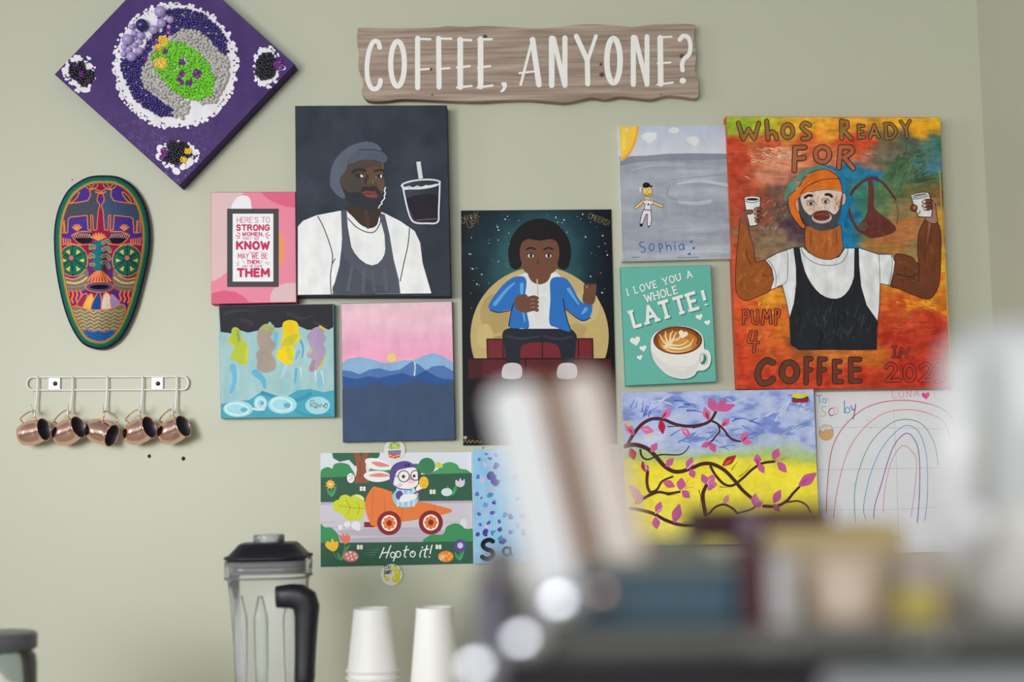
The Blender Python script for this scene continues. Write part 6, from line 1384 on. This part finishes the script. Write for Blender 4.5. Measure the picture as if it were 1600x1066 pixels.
# blue grey storage box
bx = empty('storage_box', (X(1040), YF + .03, zt_)); tag(bx, 'low blue-grey box with pale lid on top of the coffee machine', 'box')
link('body', local(bx, box(X(903), X(1156), YF - .005, YF + .24, zt_ + .0005, Zz(888), .004)[0]), box(0, 1, 0, 1, 0, 1, .1)[1], mat('blue grey enamel', (62, 90, 106), .5), bx)
v, fc = box(X(900), X(1160), YF - .008, YF + .243, Zz(888) + .0003, Zz(874), .003); link('lid', local(bx, v), fc, mat('pale grey lid', (150, 150, 140), .5), bx)
v, fc = sphere(at(944, 928, YF - .009), .0052, 20, 12, (1, .4, 1)); link('glint_dome', local(bx, v), fc, mat('rosy metal knob', (214, 178, 166), .25, 1.0), bx, True)  # flattened disc added to give a blurred tan highlight

# steel pitcher with the two paddles
YP = YF + .03
pt = at(858, 800, YP); pit = empty('steel_pitcher', (pt.x, YP, zt_)); tag(pit, 'pale steel pitcher left of the blue-grey box on the machine', 'pitcher')
R_ = 44 * (YP + DIST) / FPX; H_ = at(858, 850, YP).z - zt_
v, fc = lathe([(.0001, .0006), (R_ * 1.05, .0006), (R_ * 1.08, .004), (R_ * 1.05, H_ * .5), (R_ * .95, H_ * .85), (R_, H_), (R_ * .96, H_), (R_ * .92, H_ * .85), (R_ * 1.0, H_ * .3), (.0001, .003)], 40); link('body', v, fc, mat('satin pale steel', (214, 210, 204), .3, .5), pit, True)
hp = crom([(-R_ * .98, 0, H_ * .85), (-R_ * 1.5, 0, H_ * .8), (-R_ * 1.6, 0, H_ * .5), (-R_ * 1.05, 0, H_ * .3)], 5); v, fc = tube(hp, .003, 8); link('handle', v, fc, STEEL, pit, True)
def paddle(top, bot, wpx, Y, label, face, strips):
    a_, b_ = at(*top, Y), at(*bot, Y); d = (a_ - b_); L_ = d.length; u = d.normalized(); r_ = Vector((u.z, 0, -u.x)); k = (Y + DIST) / FPX; w_ = wpx * k / 2
    o = empty('wooden_paddle', b_); tag(o, label, 'paddle', 'pale paddles in the foreground')
    def prism(x0, x1, y0, y1):
        pts = [(x0, 0), (x1, 0)]; n_ = 10; c_ = (x0 + x1) / 2; h_ = (x1 - x0) / 2; hh = min(h_, w_ * .5)
        for i in range(n_ + 1): g = math.pi * i / n_; pts.append((c_ + h_ * math.cos(g), L_ - hh + hh * math.sin(g)))
        V = [r_ * x + u * z + Vector((0, y, 0)) for y in (y0, y1) for x, z in pts]; m_ = len(pts)
        return V, [list(range(m_))[::-1], list(range(m_, 2 * m_))] + [[i, (i + 1) % m_, m_ + (i + 1) % m_, m_ + i] for i in range(m_)]
    link('core', *prism(-w_, w_, -.004, .004), mat('tan wood edge', (164, 108, 64), .5), o)
    x0, x1, dk = strips
    link('face', *prism(w_ * x0, w_ * x1, -.0055, -.0041), mat('pale painted face', face, .35), o)
    if dk is not None: link('dark_edge', *prism(-w_, w_ * dk, -.0053, -.0041), mat('dark stained edge', (58, 42, 36), .6), o)
    return o
paddle((806, 598), (890, 960), 100, YP - .012, 'left blurred white-faced paddle leaning left out of the pitcher', (250, 250, 252), (-1, .56, None))
paddle((890, 588), (978, 940), 106, YP + .0, 'right blurred cream-faced paddle leaning left behind the blue-grey box', (238, 226, 216), (-.4, .84, -.42))

# things standing on the machine
def carton(name, x0, x1, y0, y1, ya, yb, col, label, cat, zb=None, rough=.5):
    z0 = zt_ + .0005 if zb is None else zb; v, fc = box(X(x0, Y=ya), X(x1, Y=ya), ya, yb, z0, Zz(y0, Y=ya), .002)
    return tag(link(name, v, fc, mat(name + ' card', col, rough)), label, cat)
zl = Zz(874) + .0004; YB = YF + .15
r = carton('tea_box', 1090, 1198, 795, 850, YB, YB + .06, (66, 8, 22), 'small maroon box lying on the pale lid of the blue-grey box', 'box', zl)
lp = link('label', *box(X(1166, Y=YB), X(1192, Y=YB), YB - .0008, YB - .0002, zl + .002, Zz(804, Y=YB), 0), mat('lavender label', (150, 124, 146), .5), r); lp['label'] = 'lavender label strip'
carton('tea_carton', 1163, 1204, 856, 984, YF + .0, YF + .05, (84, 22, 42), 'narrow dark maroon carton between the blue-grey box and white carton', 'box')
carton('milk_carton', 1207, 1246, 868, 984, YF - .002, YF + .05, (206, 202, 204), 'narrow white carton between the maroon carton and the tan cup', 'carton')
def tumbler(name, px, halfpx, ytop, Y, col, label, cat, rough=.35):
    p = at(px, ytop, Y); k = (Y + DIST) / FPX; R = halfpx * k; H = p.z - zt_
    o = empty(name, (p.x, Y, zt_)); tag(o, label, cat)
    v, fc = lathe([(.0001, .0005), (R * .8, .0005), (R * .84, .003), (R, H), (R * .95, H), (R * .8, .004), (.0001, .004)], 40); link('body', v, fc, mat(name + ' glaze', col, rough), o, True)
    v, fc = lathe([(R * .93, H - .004), (R * 1.03, H - .003), (R * 1.04, H), (R * .94, H + .0005)], 40); link('rim', v, fc, mat(name + ' rim', tuple(min(255, c + 12) for c in col), rough), o, True)
    return o
tumbler('ceramic_cup', 1318, 62, 868, YF + .03, (222, 200, 180), 'tan ceramic cup in front of the cream box', 'cup')
tumbler('pink_cup', 1436, 46, 872, YF + .06, (196, 180, 174), 'greyish pink cup behind the yellow packet', 'cup')
carton('yellow_packet', 1408, 1474, 926, 984, YF - .004, YF + .014, (196, 178, 92), 'small yellow packet in front of the pink cup', 'packet')
carton('cream_box', 1202, 1420, 826, 984, YB, YB + .06, (206, 182, 130), 'wide cream card box standing behind the tan and pink cups', 'box')
carton('maroon_lid', 1204, 1306, 794, 826, YB + .004, YB + .05, (76, 18, 32), 'thin maroon lid lying on the cream box', 'lid', Zz(826, Y=YB) + .0004)

# translucent canister at the right edge
pc = at(1600, 505, YF + .045); k = (YF + .045 + DIST) / FPX; R_ = 112 * k; H_ = pc.z - zt_
can = empty('canister', (pc.x, YF + .045, zt_)); tag(can, 'tall translucent white canister at the right edge on the machine', 'canister')
MILKY = clear_mat('milky clear plastic', (.93, .94, .95), rough=.12, haze=.72)
v, fc = lathe([(.0001, .0006), (R_ * .9, .0006), (R_ * .93, .004), (R_, H_ * .9), (R_ * .97, H_ * .97), (R_ * .8, H_), (.0001, H_)], 64); link('body', v, fc, MILKY, can, True)
v, fc = lathe([(R_ * .9, .0008), (R_ * .97, .001), (R_ * 1.02, H_ * .36), (R_ * 1.0, H_ * .37), (R_ * .97, H_ * .36)], 64); link('base_ring', v, fc, mat('canister base', (226, 224, 218), .4), can, True)
v, fc = tube([at(1502, 548, YF - .008), at(1500, 700, YF - .008), at(1494, 870, YF - .008)], .0095, 14); link('rib_or_light_band', [q - Vector(can.location) for q in v], fc, WK, can, True)  # white tube added in place of a band of refracted light
c = at(1530, 818, YF - .03); v, fc = sphere(c, .0075, 20, 12, (1, .6, 1)); link('highlight_ball', [q - Vector(can.location) for q in v], fc, WK, can, True)  # white ball added in place of an oval highlight

# ------------------------------------------------------------------ origins: every single-mesh thing sits at its own centre
for o in list(C.objects):
    if o.type == 'MESH' and o.parent is None and tuple(o.location) == (0, 0, 0):
        vs = np.empty(len(o.data.vertices) * 3); o.data.vertices.foreach_get('co', vs); vs = vs.reshape(-1, 3)
        c = Vector((vs.min(0) + vs.max(0)) / 2)
        o.data.transform(Matrix.Translation(-c)); o.location = c
        for ch in o.children: ch.location = Vector(ch.location) - c
